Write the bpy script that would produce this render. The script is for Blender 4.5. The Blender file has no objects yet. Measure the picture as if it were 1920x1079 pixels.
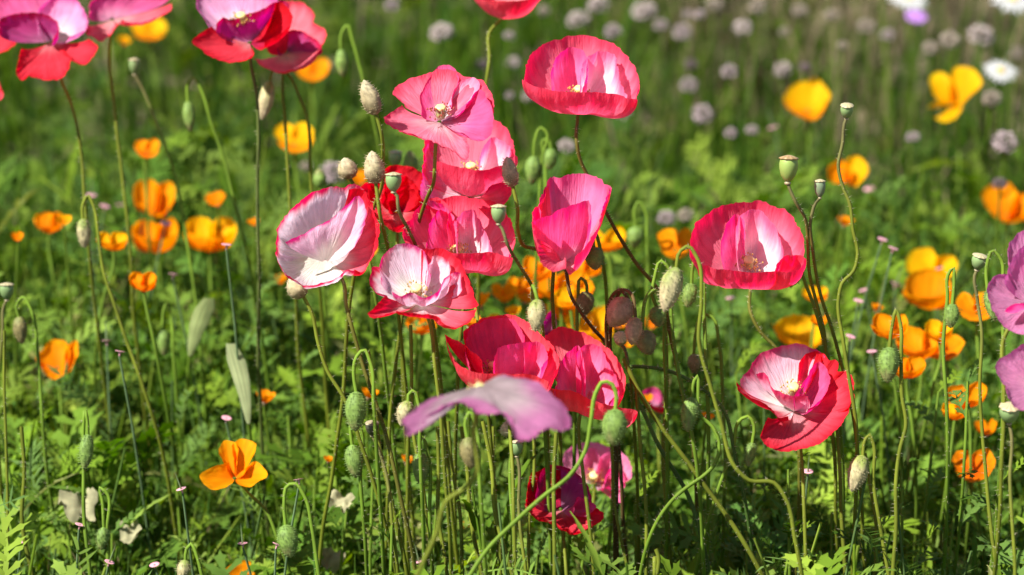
import bpy, math, random
import numpy as np
from mathutils import Vector, Matrix

# ------------------------------------------------------------------ camera, sky, sun, exposure
scene = bpy.context.scene
CAM_H, PITCH, LENS = 1.14, math.radians(22.0), 100.0
FX = 1920 * LENS / 36.0
cam_data = bpy.data.cameras.new("camera")
cam = bpy.data.objects.new("camera", cam_data)
scene.collection.objects.link(cam)
cam.location = (0, 0, CAM_H)
cam.rotation_euler = (math.pi / 2 - PITCH, 0, 0)
cam_data.lens = LENS
cam_data.sensor_width = 36.0
cam_data.clip_start = 0.05
cam_data.clip_end = 400.0
cam_data.dof.use_dof = True
cam_data.dof.focus_distance = 1.69
cam_data.dof.aperture_fstop = 6.6
scene.camera = cam

SUN_DIR = Vector((-0.55, -0.25, 0.80)).normalized()      # towards the sun: from the left, high
sun_elev = math.asin(SUN_DIR.z)
world = bpy.data.worlds.new("World")
scene.world = world
world.use_nodes = True
wn = world.node_tree
sky = wn.nodes.new("ShaderNodeTexSky")
sky.sky_type = 'NISHITA'
sky.sun_disc = False
sky.sun_elevation = sun_elev
sky.sun_rotation = math.atan2(SUN_DIR.x, SUN_DIR.y)
wn.nodes["Background"].inputs[1].default_value = 0.06
wn.links.new(sky.outputs[0], wn.nodes["Background"].inputs[0])
sun_data = bpy.data.lights.new("sun", 'SUN')
sun_data.energy = 5.0
sun_data.angle = math.radians(0.53)
sun_data.color = (1.0, 0.965, 0.90)
sun = bpy.data.objects.new("sun", sun_data)
scene.collection.objects.link(sun)
sun.location = SUN_DIR * 10
sun.rotation_euler = SUN_DIR.to_track_quat('Z', 'Y').to_euler()
scene.view_settings.view_transform = 'Standard'
scene.view_settings.look = 'None'
scene.view_settings.exposure = 1.1
scene.view_settings.gamma = 1.0
scene.view_settings.use_curve_mapping = False
scene.cycles.max_bounces = 7
scene.cycles.transmission_bounces = 4
scene.cycles.use_denoising = True

# ------------------------------------------------------------------ helpers
C = scene.collection
rnd = random.Random(7)
rng = np.random.default_rng(11)
FWD = np.array([0, math.cos(PITCH), -math.sin(PITCH)])
UP = np.array([0, math.sin(PITCH), math.cos(PITCH)])
RT = np.array([1.0, 0, 0])
CAMP = np.array([0, 0, CAM_H])
TAB = rng.random((256, 256))


def W(x, y, D):
    """a direction in the photograph and a distance along the view -> a point of the place"""
    x = np.asarray(x, float)[..., None]; y = np.asarray(y, float)[..., None]; D = np.asarray(D, float)[..., None]
    return CAMP + FWD * D + RT * ((x - 960) / FX * D) - UP * ((y - 539.5) / FX * D)


def vn(x, y, seed=0):
    x = np.asarray(x, float) + seed * 17.31; y = np.asarray(y, float) + seed * 7.77
    xi = np.floor(x).astype(int); yi = np.floor(y).astype(int)
    fx = x - xi; fy = y - yi
    fx = fx * fx * (3 - 2 * fx); fy = fy * fy * (3 - 2 * fy)
    a = TAB[xi % 256, yi % 256]; b = TAB[(xi + 1) % 256, yi % 256]
    c = TAB[xi % 256, (yi + 1) % 256]; d = TAB[(xi + 1) % 256, (yi + 1) % 256]
    return (a * (1 - fx) + b * fx) * (1 - fy) + (c * (1 - fx) + d * fx) * fy - 0.5


def spline(pts, n):
    """Catmull-Rom through pts, n samples evenly by chord"""
    P = np.asarray(pts, float)
    if len(P) == 2:
        return P[0] + (P[1] - P[0]) * np.linspace(0, 1, n)[:, None]
    Q = np.vstack([2 * P[0] - P[1], P, 2 * P[-1] - P[-2]])
    dl = np.maximum(1e-9, np.linalg.norm(np.diff(P, axis=0), axis=1))
    L = np.concatenate([[0], np.cumsum(dl)])
    s = np.linspace(0, L[-1], n)
    i = np.clip(np.searchsorted(L, s, side='right') - 1, 0, len(P) - 2)
    t = ((s - L[i]) / (L[i + 1] - L[i]))[:, None]
    D = np.diff(Q, axis=0); h = np.maximum(1e-9, np.linalg.norm(D, axis=1))
    tan = (D[:-1] / h[:-1, None] * h[1:, None] + D[1:] / h[1:, None] * h[:-1, None]) / (h[:-1] + h[1:])[:, None]
    m0, m1, k = tan[i], tan[i + 1], dl[i][:, None]
    t2, t3 = t * t, t * t * t
    return (2 * t3 - 3 * t2 + 1) * P[i] + (t3 - 2 * t2 + t) * k * m0 + (3 * t2 - 2 * t3) * P[i + 1] + (t3 - t2) * k * m1


def sm(x, a, b):
    t = np.clip((x - a) / (b - a), 0, 1)
    return t * t * (3 - 2 * t)


def mesh(name, V, F, col=None, uv=None, smooth=True):
    """V (n,3), F list of index arrays (quads (m,4) and/or tris (k,3))"""
    me = bpy.data.meshes.new(name)
    V = np.asarray(V, np.float32)
    F = [np.asarray(f, np.int32) for f in (F if isinstance(F, list) else [F]) if len(f)]
    loops = np.concatenate([f.ravel() for f in F])
    tot = np.concatenate([np.full(len(f), f.shape[1], np.int32) for f in F])
    start = np.concatenate([[0], np.cumsum(tot)[:-1]]).astype(np.int32)
    me.vertices.add(len(V)); me.vertices.foreach_set("co", V.ravel())
    me.loops.add(len(loops)); me.loops.foreach_set("vertex_index", loops)
    me.polygons.add(len(tot)); me.polygons.foreach_set("loop_start", start)
    me.polygons.foreach_set("loop_total", tot)
    me.polygons.foreach_set("use_smooth", np.full(len(tot), smooth))
    if col is not None:
        col = np.asarray(col, np.float32)
        if col.ndim == 1:
            col = np.tile(col, (len(V), 1))
        at = me.color_attributes.new("Col", 'FLOAT_COLOR', 'POINT')
        at.data.foreach_set("color", np.hstack([col[:, :3], np.ones((len(V), 1), np.float32)]).ravel())
    if uv is not None:
        ul = me.uv_layers.new(name="UVMap")
        ul.data.foreach_set("uv", np.asarray(uv, np.float32)[loops].ravel())
    me.update(calc_edges=True)
    return me


def obj(name, me, mat, parent=None, kind=None):
    o = bpy.data.objects.new(name, me)
    C.objects.link(o)
    if mat is not None and not me.materials:
        me.materials.append(mat)
    if parent is not None:
        o.parent = parent
    if kind:
        o["kind"] = kind
    return o


def thing(name, loc, label, cat, group=None):
    o = bpy.data.objects.new(name, None)
    C.objects.link(o)
    o.location = Vector(loc)
    o.empty_display_size = 0.02
    o["label"] = label; o["category"] = cat
    if group:
        o["group"] = group
    return o


def join(parts):
    """[(V, [F..], col), ...] -> one V, F, col"""
    V, Q, T, Cc, n = [], [], [], [], 0
    for v, f, c in parts:
        v = np.asarray(v, float)
        V.append(v)
        for g in (f if isinstance(f, list) else [f]):
            g = np.asarray(g, int)
            if len(g):
                (Q if g.shape[1] == 4 else T).append(g + n)
        c = np.asarray(c, float)
        Cc.append(np.tile(c, (len(v), 1)) if c.ndim == 1 else c)
        n += len(v)
    F = []
    if Q: F.append(np.vstack(Q))
    if T: F.append(np.vstack(T))
    return np.vstack(V), F, np.vstack(Cc)


def grid_faces(nu, nv, wrap=False):
    i = np.arange(nu if wrap else nu - 1); j = np.arange(nv - 1)
    I, J = np.meshgrid(i, j, indexing='ij')
    I2 = (I + 1) % nu
    return np.stack([I * nv + J, I2 * nv + J, I2 * nv + J + 1, I * nv + J + 1], -1).reshape(-1, 4)


def lathe(profile, n=14, col=(1, 1, 1), lobes=0, depth=0.0):
    """profile [(r,z)] about z; closed by tiny radii"""
    P = np.asarray(profile, float)
    a = np.linspace(0, 2 * math.pi, n, endpoint=False)
    k = 1 + depth * np.cos(a * lobes) if lobes else np.ones(n)
    V = np.stack([P[None, :, 0] * (np.cos(a) * k)[:, None], P[None, :, 0] * (np.sin(a) * k)[:, None],
                  np.repeat(P[None, :, 1], n, 0)], -1).reshape(-1, 3)
    return V, [grid_faces(n, len(P), True)], np.asarray(col, float)


def frames(P):
    T = np.gradient(P, axis=0)
    T /= np.maximum(1e-9, np.linalg.norm(T, axis=1))[:, None]
    N = np.zeros_like(P)
    r = np.array([0.3, 1, 0.1]); r = r - T[0] * r.dot(T[0]); r /= np.linalg.norm(r)
    for i in range(len(P)):
        r = r - T[i] * r.dot(T[i]); r /= max(1e-9, np.linalg.norm(r)); N[i] = r
    return T, N, np.cross(T, N)


def tube(P, R, n=7, col=(1, 1, 1)):
    P = np.asarray(P, float)
    R = np.broadcast_to(np.asarray(R, float), (len(P),))
    T, N, B = frames(P)
    a = np.linspace(0, 2 * math.pi, n, endpoint=False)
    V = P[None] + R[None, :, None] * (np.cos(a)[:, None, None] * N[None] + np.sin(a)[:, None, None] * B[None])
    c = np.asarray(col, float)
    if c.ndim == 2:
        c = np.tile(c, (n, 1))
    return V.reshape(-1, 3), [grid_faces(n, len(P), True)], c


def spikes(O, Dv, L, r, col):
    """thin three-sided bristles from points O along unit Dv"""
    O = np.asarray(O); Dv = np.asarray(Dv)
    m = len(O)
    ref = np.where(np.abs(Dv[:, 2:3]) < 0.9, np.array([[0, 0, 1.0]]), np.array([[1.0, 0, 0]]))
    X = np.cross(Dv, ref); X /= np.maximum(1e-9, np.linalg.norm(X, axis=1))[:, None]
    Y = np.cross(Dv, X)
    L = np.broadcast_to(np.asarray(L, float), (m,))[:, None]
    vs = [O + r * (math.cos(t) * X + math.sin(t) * Y) for t in (0, 2.09, 4.19)] + [O + Dv * L]
    V = np.stack(vs, 1).reshape(-1, 3)
    b = np.arange(m)[:, None] * 4
    F = np.vstack([b + np.array([[0, 1, 3]]), b + np.array([[1, 2, 3]]), b + np.array([[2, 0, 3]])])
    return V, [F], np.asarray(col, float)


# ------------------------------------------------------------------ materials
def mat_col(name, rough=0.6, trans=0.0, tsat=1.0, tval=1.0, spec=0.3, bump=None, noise=None, sheen=0.0):
    m = bpy.data.materials.new(name)
    m.use_nodes = True
    nt = m.node_tree; N = nt.nodes; L = nt.links
    p = N["Principled BSDF"]; out = N["Material Output"]
    at = N.new("ShaderNodeAttribute"); at.attribute_name = "Col"
    col = at.outputs["Color"]
    if noise:
        tx = N.new("ShaderNodeTexCoord")
        nz = N.new("ShaderNodeTexNoise"); nz.inputs["Scale"].default_value = noise[0]; nz.inputs["Detail"].default_value = 3
        L.new(tx.outputs["Object"], nz.inputs["Vector"])
        mr = N.new("ShaderNodeMapRange"); mr.inputs[1].default_value = 0.3; mr.inputs[2].default_value = 0.7
        mr.inputs[3].default_value = 1 - noise[1]; mr.inputs[4].default_value = 1 + noise[1]
        L.new(nz.outputs["Fac"], mr.inputs[0])
        hs = N.new("ShaderNodeHueSaturation")
        L.new(col, hs.inputs["Color"]); L.new(mr.outputs[0], hs.inputs["Value"])
        col = hs.outputs[0]
    L.new(col, p.inputs["Base Color"])
    p.inputs["Roughness"].default_value = rough
    p.inputs["Specular IOR Level"].default_value = spec
    if sheen:
        p.inputs["Sheen Weight"].default_value = sheen
    if bump:
        uvn = N.new("ShaderNodeUVMap")
        mp = N.new("ShaderNodeMapping"); mp.inputs["Scale"].default_value = (bump[0], bump[1], 1)
        n2 = N.new("ShaderNodeTexNoise"); n2.inputs["Scale"].default_value = 1.0; n2.inputs["Detail"].default_value = 4
        bp = N.new("ShaderNodeBump"); bp.inputs["Strength"].default_value = bump[2]; bp.inputs["Distance"].default_value = 0.0009
        L.new(uvn.outputs[0], mp.inputs[0]); L.new(mp.outputs[0], n2.inputs["Vector"])
        L.new(n2.outputs["Fac"], bp.inputs["Height"]); L.new(bp.outputs[0], p.inputs["Normal"])
    if trans:
        tr = N.new("ShaderNodeBsdfTranslucent")
        h2 = N.new("ShaderNodeHueSaturation"); h2.inputs["Saturation"].default_value = tsat; h2.inputs["Value"].default_value = tval
        L.new(col, h2.inputs["Color"]); L.new(h2.outputs[0], tr.inputs["Color"])
        if bump:
            L.new(bp.outputs[0], tr.inputs["Normal"])
        mx = N.new("ShaderNodeMixShader"); mx.inputs[0].default_value = trans
        L.new(p.outputs[0], mx.inputs[1]); L.new(tr.outputs[0], mx.inputs[2])
        L.new(mx.outputs[0], out.inputs["Surface"])
    return m


M_PETAL = mat_col("poppy_petal", 0.62, 0.52, 1.18, 1.15, 0.07, bump=(46, 6, 1.0), noise=(110, 0.12))
M_GOLD = mat_col("golden_petal", 0.6, 0.48, 1.1, 1.1, 0.05, bump=(24, 3, 0.15))
M_STEM = mat_col("hairy_stem", 0.6, 0.0, spec=0.12, noise=(60, 0.22))
M_HAIR = mat_col("bristle", 0.5, 0.35)
M_BUD = mat_col("bud_skin", 0.65, 0.08, noise=(420, 0.22))
M_LEAF = mat_col("leaf", 0.55, 0.34, 1.15, 1.35, 0.04, noise=(45, 0.18))
M_POD = mat_col("seed_capsule", 0.42, 0.0, spec=0.4, noise=(150, 0.12))
M_FLORET = mat_col("dry_floret", 0.8, 0.25, noise=(200, 0.2))

# ------------------------------------------------------------------ ground
def ground_material():
    m = bpy.data.materials.new("soil")
    m.use_nodes = True
    N = m.node_tree.nodes; L = m.node_tree.links
    p = N["Principled BSDF"]
    tx = N.new("ShaderNodeTexCoord")
    n1 = N.new("ShaderNodeTexNoise"); n1.inputs["Scale"].default_value = 5; n1.inputs["Detail"].default_value = 8
    n2 = N.new("ShaderNodeTexNoise"); n2.inputs["Scale"].default_value = 70; n2.inputs["Detail"].default_value = 6
    r = N.new("ShaderNodeValToRGB")
    r.color_ramp.elements[0].position = 0.35; r.color_ramp.elements[0].color = (0.05, 0.055, 0.02, 1)
    r.color_ramp.elements[1].position = 0.68; r.color_ramp.elements[1].color = (0.26, 0.20, 0.125, 1)
    e = r.color_ramp.elements.new(0.5); e.color = (0.15, 0.12, 0.065, 1)
    L.new(tx.outputs["Object"], n1.inputs["Vector"]); L.new(tx.outputs["Object"], n2.inputs["Vector"])
    mx = N.new("ShaderNodeMath"); mx.operation = 'MULTIPLY_ADD'; mx.inputs[1].default_value = 0.35
    L.new(n2.outputs["Fac"], mx.inputs[0])
    ml = N.new("ShaderNodeMath"); ml.operation = 'MULTIPLY'; ml.inputs[1].default_value = 0.65
    L.new(n1.outputs["Fac"], ml.inputs[0]); L.new(ml.outputs[0], mx.inputs[2])
    L.new(mx.outputs[0], r.inputs[0]); L.new(r.outputs[0], p.inputs["Base Color"])
    b = N.new("ShaderNodeBump"); b.inputs["Strength"].default_value = 0.8; b.inputs["Distance"].default_value = 0.02
    L.new(n2.outputs["Fac"], b.inputs["Height"]); L.new(b.outputs[0], p.inputs["Normal"])
    p.inputs["Roughness"].default_value = 0.95
    return m


gx = np.concatenate([np.linspace(-150, -4, 14), np.linspace(-3.6, 3.6, 60), np.linspace(4, 150, 14)])
gy = np.concatenate([np.linspace(-100, -2, 10), np.linspace(-1, 7, 70), np.linspace(8, 250, 16)])
GX, GY = np.meshgrid(gx, gy, indexing='ij')
GZ = 0.05 * vn(GX * 1.7, GY * 1.7, 3) + 0.03 * vn(GX * 5, GY * 5, 4) - 0.02
g = obj("ground", mesh("ground", np.stack([GX, GY, GZ], -1).reshape(-1, 3), grid_faces(len(gx), len(gy))), ground_material())
g["kind"] = "structure"


def ray_height(y, py):
    return CAM_H - y * np.tan(PITCH + np.arctan((py - 539.5) / FX))


# ------------------------------------------------------------------ leaves
def leaf_template(wid, lobes, valley, droop, seed, cup=0.25, twist=0.3):
    """one pinnately cut leaf of unit length along +Y, face up +Z -> V (n,3), quads"""
    r = random.Random(seed)
    S = [0.0]
    ph = []
    for k in range(lobes):
        a0 = 0.10 + 0.88 * k / lobes; a1 = 0.10 + 0.88 * (k + 1) / lobes
        S += [a0, a0 + (a1 - a0) * 0.4, a0 + (a1 - a0) * 0.72]
        ph += [0, 1, 2]
    S += [0.985, 1.0]
    S = np.array(S)
    n = len(S)
    X = np.zeros((n, 2)); Yo = np.zeros((n, 2))
    for i, s in enumerate(S):
        env = wid * (math.sin(math.pi * min(1, s ** 0.75)) ** 0.65 + 0.03) if 0 < s < 1 else 0.008
        for j in (0, 1):
            if 0 < i <= len(ph):
                m = (valley, 0.8 + 0.25 * r.random(), 1.0 * (0.75 + 0.4 * r.random()))[ph[i - 1]]
                if ph[i - 1] == 2: m *= 0.72
                X[i, j] = env * m
                Yo[i, j] = env * (0, 0.35, 0.75)[ph[i - 1]] * (0.7 + 0.6 * r.random())
            else:
                X[i, j] = max(0.006, env * 0.3 if i < n - 1 else 0.004)
    th = np.cumsum(np.full(n, 0)) + droop * S ** 1.4
    dy = np.diff(S, prepend=0)
    cy = np.cumsum(dy * np.cos(th)); cz = -np.cumsum(dy * np.sin(th))
    tw = twist * S * (1 if seed % 2 else -1)
    V = []
    for i in range(n):
        for side, off in ((-1, 1.0), (0, 0.0), (1, 1.0)):
            x = side * X[i, max(0, side)] if side else 0.0
            yy = Yo[i, max(0, side)] if side else 0.0
            zz = cup * abs(x) + 0.02 * r.uniform(-1, 1) * (1 if side else 0)
            xx = x * math.cos(tw[i]) - zz * math.sin(tw[i]); zz = x * math.sin(tw[i]) + zz * math.cos(tw[i])
            V.append((xx, cy[i] + yy * math.cos(th[i]), cz[i] + zz - yy * math.sin(th[i])))
    F = []
    for i in range(n - 1):
        b = i * 3
        F += [(b, b + 1, b + 4, b + 3), (b + 1, b + 2, b + 5, b + 4)]
    return np.array(V), np.array(F)


def cut_leaf(pairs, wid, lobe_w, droop, seed, rib=0.03, cup=0.3, simple=False):
    """a deeply cut leaf of unit length: a thin rib with toothed lobes on both sides"""
    r = random.Random(seed)
    n = 5 if simple else 8
    S = np.linspace(0, 1, n)
    th = droop * S ** 1.4
    def mid(s):
        k = np.linspace(0, s, 12)
        return np.array([0.08 * math.sin(s * 5 + seed) * s, np.trapz(np.cos(droop * k ** 1.4), k), -np.trapz(np.sin(droop * k ** 1.4), k)])
    V, F = [], []
    for i, s in enumerate(S):
        c = mid(s); w = rib * (1.0 - 0.4 * s) if s > 0.12 else rib * 0.45
        V += [c + np.array([-w, 0, 0]), c + np.array([w, 0, 0])]
        if i: F.append((2 * i - 2, 2 * i - 1, 2 * i + 1, 2 * i))
    def lobe(s, side, l, w, ang):
        c = mid(s); t = droop * s ** 1.4
        fw = np.array([0, math.cos(t), -math.sin(t)]); sd = np.array([side, 0, cup + r.uniform(-.15, .15)])
        d = sd * math.sin(ang) + fw * math.cos(ang); d /= np.linalg.norm(d)
        q = fw * math.sin(ang) - sd * math.cos(ang) * 0.6; q /= np.linalg.norm(q)
        dr = np.array([0, 0, -0.25 * l * r.random()])
        b = len(V)
        if simple:
            V.extend([c - q * w * .5, c + q * w * .5, c + d * l * .55 - q * w * .8, c + d * l * .5 + q * w * .8, c + d * l + dr])
            F.extend([(b, b + 1, b + 3, b + 2), (b + 2, b + 3, b + 4, b + 4)])
            return
        V.extend([c - q * w * .5, c + q * w * .5, c + d * l * .45 - q * w * .62, c + d * l * .42 + q * w * .62, c + d * l * .66 - q * w * .95 + dr * .3,
                  c + d * l * .60 + q * w * .98 + dr * .3, c + d * l * .72 - q * w * .36 + dr * .5, c + d * l * .70 + q * w * .36 + dr * .5, c + d * l + dr])
        F.extend([(b, b + 1, b + 3, b + 2), (b + 2, b + 3, b + 7, b + 6)])
        F.extend([(b + 2, b + 6, b + 4, b + 4), (b + 3, b + 5, b + 7, b + 7), (b + 6, b + 7, b + 8, b + 8)])
    for k in range(pairs):
        s = 0.2 + 0.72 * k / pairs
        env = wid * (math.sin(math.pi * (0.16 + 0.66 * s)) ** 0.8)
        for side in (-1, 1):
            lobe(s + r.uniform(-.03, .03), side, env * r.uniform(.75, 1.2), lobe_w * r.uniform(.8, 1.2), r.uniform(.75, 1.05))
    lobe(0.86, 1, 0.2, lobe_w * 1.2, 0.08)
    F4 = np.array([f for f in F if f[2] != f[3]]); F3 = np.array([f[:3] for f in F if f[2] == f[3]])
    return np.array(V), [F4, F3]


CUT = [(4, .30, .070, .9, 1), (5, .26, .060, .5, 2), (4, .34, .080, 1.2, 3), (5, .32, .055, .3, 4), (4, .24, .085, 1.0, 5), (6, .28, .048, .7, 12)]
LOBED = [cut_leaf(*c) for c in CUT]
LOBED_FAR = [cut_leaf(*c, simple=True) for c in CUT]
BROAD = [leaf_template(0.12, 5, 0.80, 0.8, 6, 0.3), leaf_template(0.14, 5, 0.74, 0.4, 7, 0.2), leaf_template(0.10, 5, 0.85, 1.2, 8, 0.4)]
BROAD = [(v, [f]) for v, f in BROAD]
LANCE = [leaf_template(0.045, 3, 0.85, 0.7, 21, 0.5), leaf_template(0.06, 3, 0.8, 0.35, 22, 0.4), leaf_template(0.05, 3, 0.9, 1.1, 23, 0.5, .8)]
LANCE = [(v, [f]) for v, f in LANCE]
FERNY = [cut_leaf(6, .26, .024, .5, 9, .012, .6, True), cut_leaf(6, .34, .022, .9, 10, .012, .4, True), cut_leaf(7, .30, .02, .3, 11, .012, .5, True)]


def place_leaves(tmpl, pos, yaw, elev, roll, scale, col):
    """copies of one leaf template: all arrays of length m"""
    V, F = tmpl
    m = len(pos)
    cy, sy = np.cos(yaw), np.sin(yaw); ce, se = np.cos(elev), np.sin(elev); cr, sr = np.cos(roll), np.sin(roll)
    Yd = np.stack([cy * ce, sy * ce, se], -1)
    Xd = np.stack([sy, -cy, np.zeros(m)], -1)
    Zd = np.cross(Xd, Yd)
    X2 = Xd * cr[:, None] + Zd * sr[:, None]; Z2 = -Xd * sr[:, None] + Zd * cr[:, None]
    P = pos[:, None] + scale[:, None, None] * (V[None, :, 0:1] * X2[:, None] + V[None, :, 1:2] * Yd[:, None] + V[None, :, 2:3] * Z2[:, None])
    Q = [(f[None] + (np.arange(m) * len(V))[:, None, None]).reshape(-1, f.shape[1]) for f in F]
    return P.reshape(-1, 3), Q, np.repeat(col, len(V), 0)


GREENS = np.array([(0.085, 0.160, 0.013), (0.140, 0.220, 0.018), (0.062, 0.135, 0.024), (0.048, 0.098, 0.010), (0.215, 0.290, 0.040),
                   (0.100, 0.175, 0.034)])


def greens(n, dry=0.0):
    c = GREENS[rng.integers(0, len(GREENS), n)] * rng.uniform(0.75, 1.2, (n, 1))
    d = rng.random(n) < dry
    c[d] = np.array([0.26, 0.21, 0.10]) * rng.uniform(0.5, 1.1, (d.sum(), 1))
    return c


def canopy(x, y):
    lim = np.interp(y, [1.3, 1.6, 1.8, 2.0, 2.2], [1120, 960, 740, 430, 250])
    h = np.interp(y, [1.3, 2.3, 3.2, 5.5], [0.40, 0.39, 0.25, 0.16]) * (1 + 0.5 * vn(x * 4, y * 4, 5))
    return np.minimum(h, np.maximum(0.10, ray_height(y, lim)))


FLOWERS = []          # (x, y, half width, distance) of flower heads, which the leaves leave in the open


def clear_height(x, y, h, margin=0.012):
    """how tall a plant at (x, y) may grow without covering a flower that stands behind it"""
    for fx, fy, fr, fD in FLOWERS:
        for _ in range(2):
            D = y * FWD[1] + (h - CAM_H) * FWD[2]
            if D > fD - 0.01:
                break
            px = 960 + x / D * FX
            r = fr + (0.055 if margin > 0.02 else 0.02) * FX / D
            if abs(px - fx) < r:
                lim = float(ray_height(y, fy + fr * 0.85)) - margin
                if h > lim:
                    h = max(0.04, lim)
    return h


def undergrowth():
    """the mass of leaves below the flowers"""
    parts = []
    m = 3300
    y = 1.35 + 4.2 * rng.random(m) ** 1.75
    x = rng.uniform(-1, 1, m) * (0.42 + 0.17 * y)
    keep = ~((x > 0.12 * y - 0.05) & (y > 2.35) & (rng.random(m) < 0.72))
    x, y = x[keep], y[keep]
    for i in range(len(x)):
        h = clear_height(x[i], y[i], float(canopy(x[i], y[i])) * rnd.uniform(0.65, 1.08), 0.045)
        lean = rng.normal(0, 0.05, 2)
        k = 18 if y[i] < 2.5 else 10
        f = rng.uniform(0.25, 1.0, k) ** 0.8
        pos = np.stack([x[i] + lean[0] * f + rng.normal(0, 0.012, k), y[i] + lean[1] * f + rng.normal(0, 0.012, k), h * f * 0.92], -1)
        yaw = rng.uniform(0, 2 * math.pi, k)
        elev = rng.uniform(0.1, 1.15, k)
        kind = rnd.random()
        fam = (LOBED if y[i] < 2.15 else LOBED_FAR) if kind < 0.40 else (BROAD if kind < 0.50 else (LANCE if kind < 0.74 else FERNY))
        if fam is LANCE:
            elev = rng.uniform(0.6, 1.45, k)
        sc = rng.uniform(0.04, 0.085, k) * (1.1 - 0.3 * f) * (0.95 if fam is LANCE else 1.12 if fam is LOBED else 0.75 if fam is BROAD else 1.0) * (1.0 if fam is not FERNY else 0.9)
        dry = 0.03 + (0.6 if (y[i] > 2.95 and x[i] > 0.1) else 0)
        base = greens(1)[0] if fam is not FERNY else np.array([0.100, 0.165, 0.050])
        col = np.clip(0.5 * base + 0.5 * greens(k, dry), 0.01, 1)
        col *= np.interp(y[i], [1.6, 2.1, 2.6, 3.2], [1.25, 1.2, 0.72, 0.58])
        t = fam[rnd.randrange(len(fam))]
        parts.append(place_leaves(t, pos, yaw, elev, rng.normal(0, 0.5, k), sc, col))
        sp = spline([(x[i], y[i], -0.03), (x[i] + lean[0] * 0.3, y[i] + lean[1] * 0.5, h * 0.5), (x[i] + lean[0], y[i] + lean[1], h)], 5)
        parts.append(tube(sp, np.linspace(0.0016, 0.0008, 5), 4, base * 1.1))
    V, F, c = join(parts)
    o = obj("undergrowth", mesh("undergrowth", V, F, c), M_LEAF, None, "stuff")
    o["label"] = "dense green mass of cut poppy leaves below the flowers"
    o["category"] = "foliage"


def grass():
    parts = []
    def blades(x, y, h, w, bend, col):
        m = len(x); n = 6
        s = np.linspace(0, 1, n)
        az = rng.uniform(0, 2 * math.pi, m)
        dx, dy = np.cos(az) * bend, np.sin(az) * bend
        P = np.stack([x[:, None] + dx[:, None] * s ** 2, y[:, None] + dy[:, None] * s ** 2, h[:, None] * (s - 0.25 * np.abs(bend / h)[:, None] * s ** 3)], -1)
        fa = rng.uniform(0, math.pi, m)
        sd = np.stack([np.cos(fa), np.sin(fa), np.zeros(m)], -1)
        wd = w[:, None] * (1 - s ** 2.2)[None] + 0.0002
        V = np.stack([P - sd[:, None] * wd[..., None], P + sd[:, None] * wd[..., None]], 2).reshape(-1, 3)
        b = np.arange(m)[:, None, None] * (2 * n)
        k = np.arange(n - 1)[None, :, None] * 2
        Q = (b + k + np.array([0, 1, 3, 2])[None, None]).reshape(-1, 4)
        return V, [Q], np.repeat(col, 2 * n, 0)
    m = 9500                                              # upright blades behind, mostly to the right
    y = rng.uniform(2.15, 5.6, m); x = rng.uniform(-1, 1, m) * (0.4 + 0.17 * y)
    k = (x > -0.05 + 0.3 * vn(x * 3, y * 3, 8)) | (rng.random(m) < 0.35)
    x, y = x[k], y[k]
    h = rng.uniform(0.18, 0.40, len(x)) * np.interp(y, [2.1, 3.2, 5.6], [1.0, 0.85, 0.6])
    h = np.array([clear_height(a, b, c) for a, b, c in zip(x, y, h)])
    far = (y > 2.9) & (x > 0.15) & (rng.random(len(x)) < 0.5)
    x, y, h = x[~far], y[~far], h[~far]
    col = greens(len(x)) * np.array([0.58, 0.68, 0.55])
    dry = (rng.random(len(x)) < np.interp(y, [2.3, 2.9, 3.4], [0.04, 0.2, 0.75]) * (0.15 + 1.0 * sm(x / y, 0.0, 0.1)))
    col[dry] = np.array([0.26, 0.205, 0.12]) * rng.uniform(0.5, 1.1, (dry.sum(), 1))
    parts.append(blades(x, y, h, rng.uniform(0.0012, 0.0030, len(x)), rng.uniform(0.01, 0.10, len(x)), col))
    m = 2600                                              # thin stalks everywhere
    y = rng.uniform(1.5, 3.2, m); x = rng.uniform(-1, 1, m) * (0.4 + 0.17 * y)
    h = np.minimum(rng.uniform(0.2, 0.44, m), np.maximum(0.1, ray_height(y, np.interp(y, [1.5, 1.75, 1.95, 2.2], [1120, 880, 520, 330]))))
    h = np.array([clear_height(a, b, c) for a, b, c in zip(x, y, h)])
    parts.append(blades(x, y, h, rng.uniform(0.0006, 0.0013, m), rng.uniform(0.005, 0.05, m), greens(m, 0.05)))
    m = 15000                                             # a tangle of fine blades between the leaves
    y = rng.uniform(1.5, 2.7, m); x = (rng.uniform(-1, 1, m) - 0.12) * (0.4 + 0.17 * y)
    h = np.minimum(rng.uniform(0.14, 0.44, m), np.maximum(0.1, ray_height(y, np.interp(y, [1.5, 1.75, 1.95, 2.2], [1120, 900, 600, 380]))))
    h = np.array([clear_height(a, b, c) for a, b, c in zip(x, y, h)])
    parts.append(blades(x, y, h, rng.uniform(0.0008, 0.0026, m), rng.uniform(0.02, 0.16, m), greens(m, 0.06) * 1.2))
    V, F, c = join(parts)
    o = obj("grass", mesh("grass", V, F, c), M_LEAF, None, "stuff")
    o["label"] = "tall thin grass and chive blades behind the poppies"
    o["category"] = "grass"


# ------------------------------------------------------------------ stems
OLIVE = np.array([0.125, 0.150, 0.014]); BROWN = np.array([0.085, 0.055, 0.018]); GREEN = np.array([0.115, 0.190, 0.018])
DARKGREEN = np.array([0.060, 0.115, 0.022])


def px_path(pts, D):
    out = []
    for p in pts:
        d = p[2] if len(p) > 2 else 0.0
        out.append(W(p[0], p[1], D - d * D / FX))
    return np.array(out)


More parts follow.
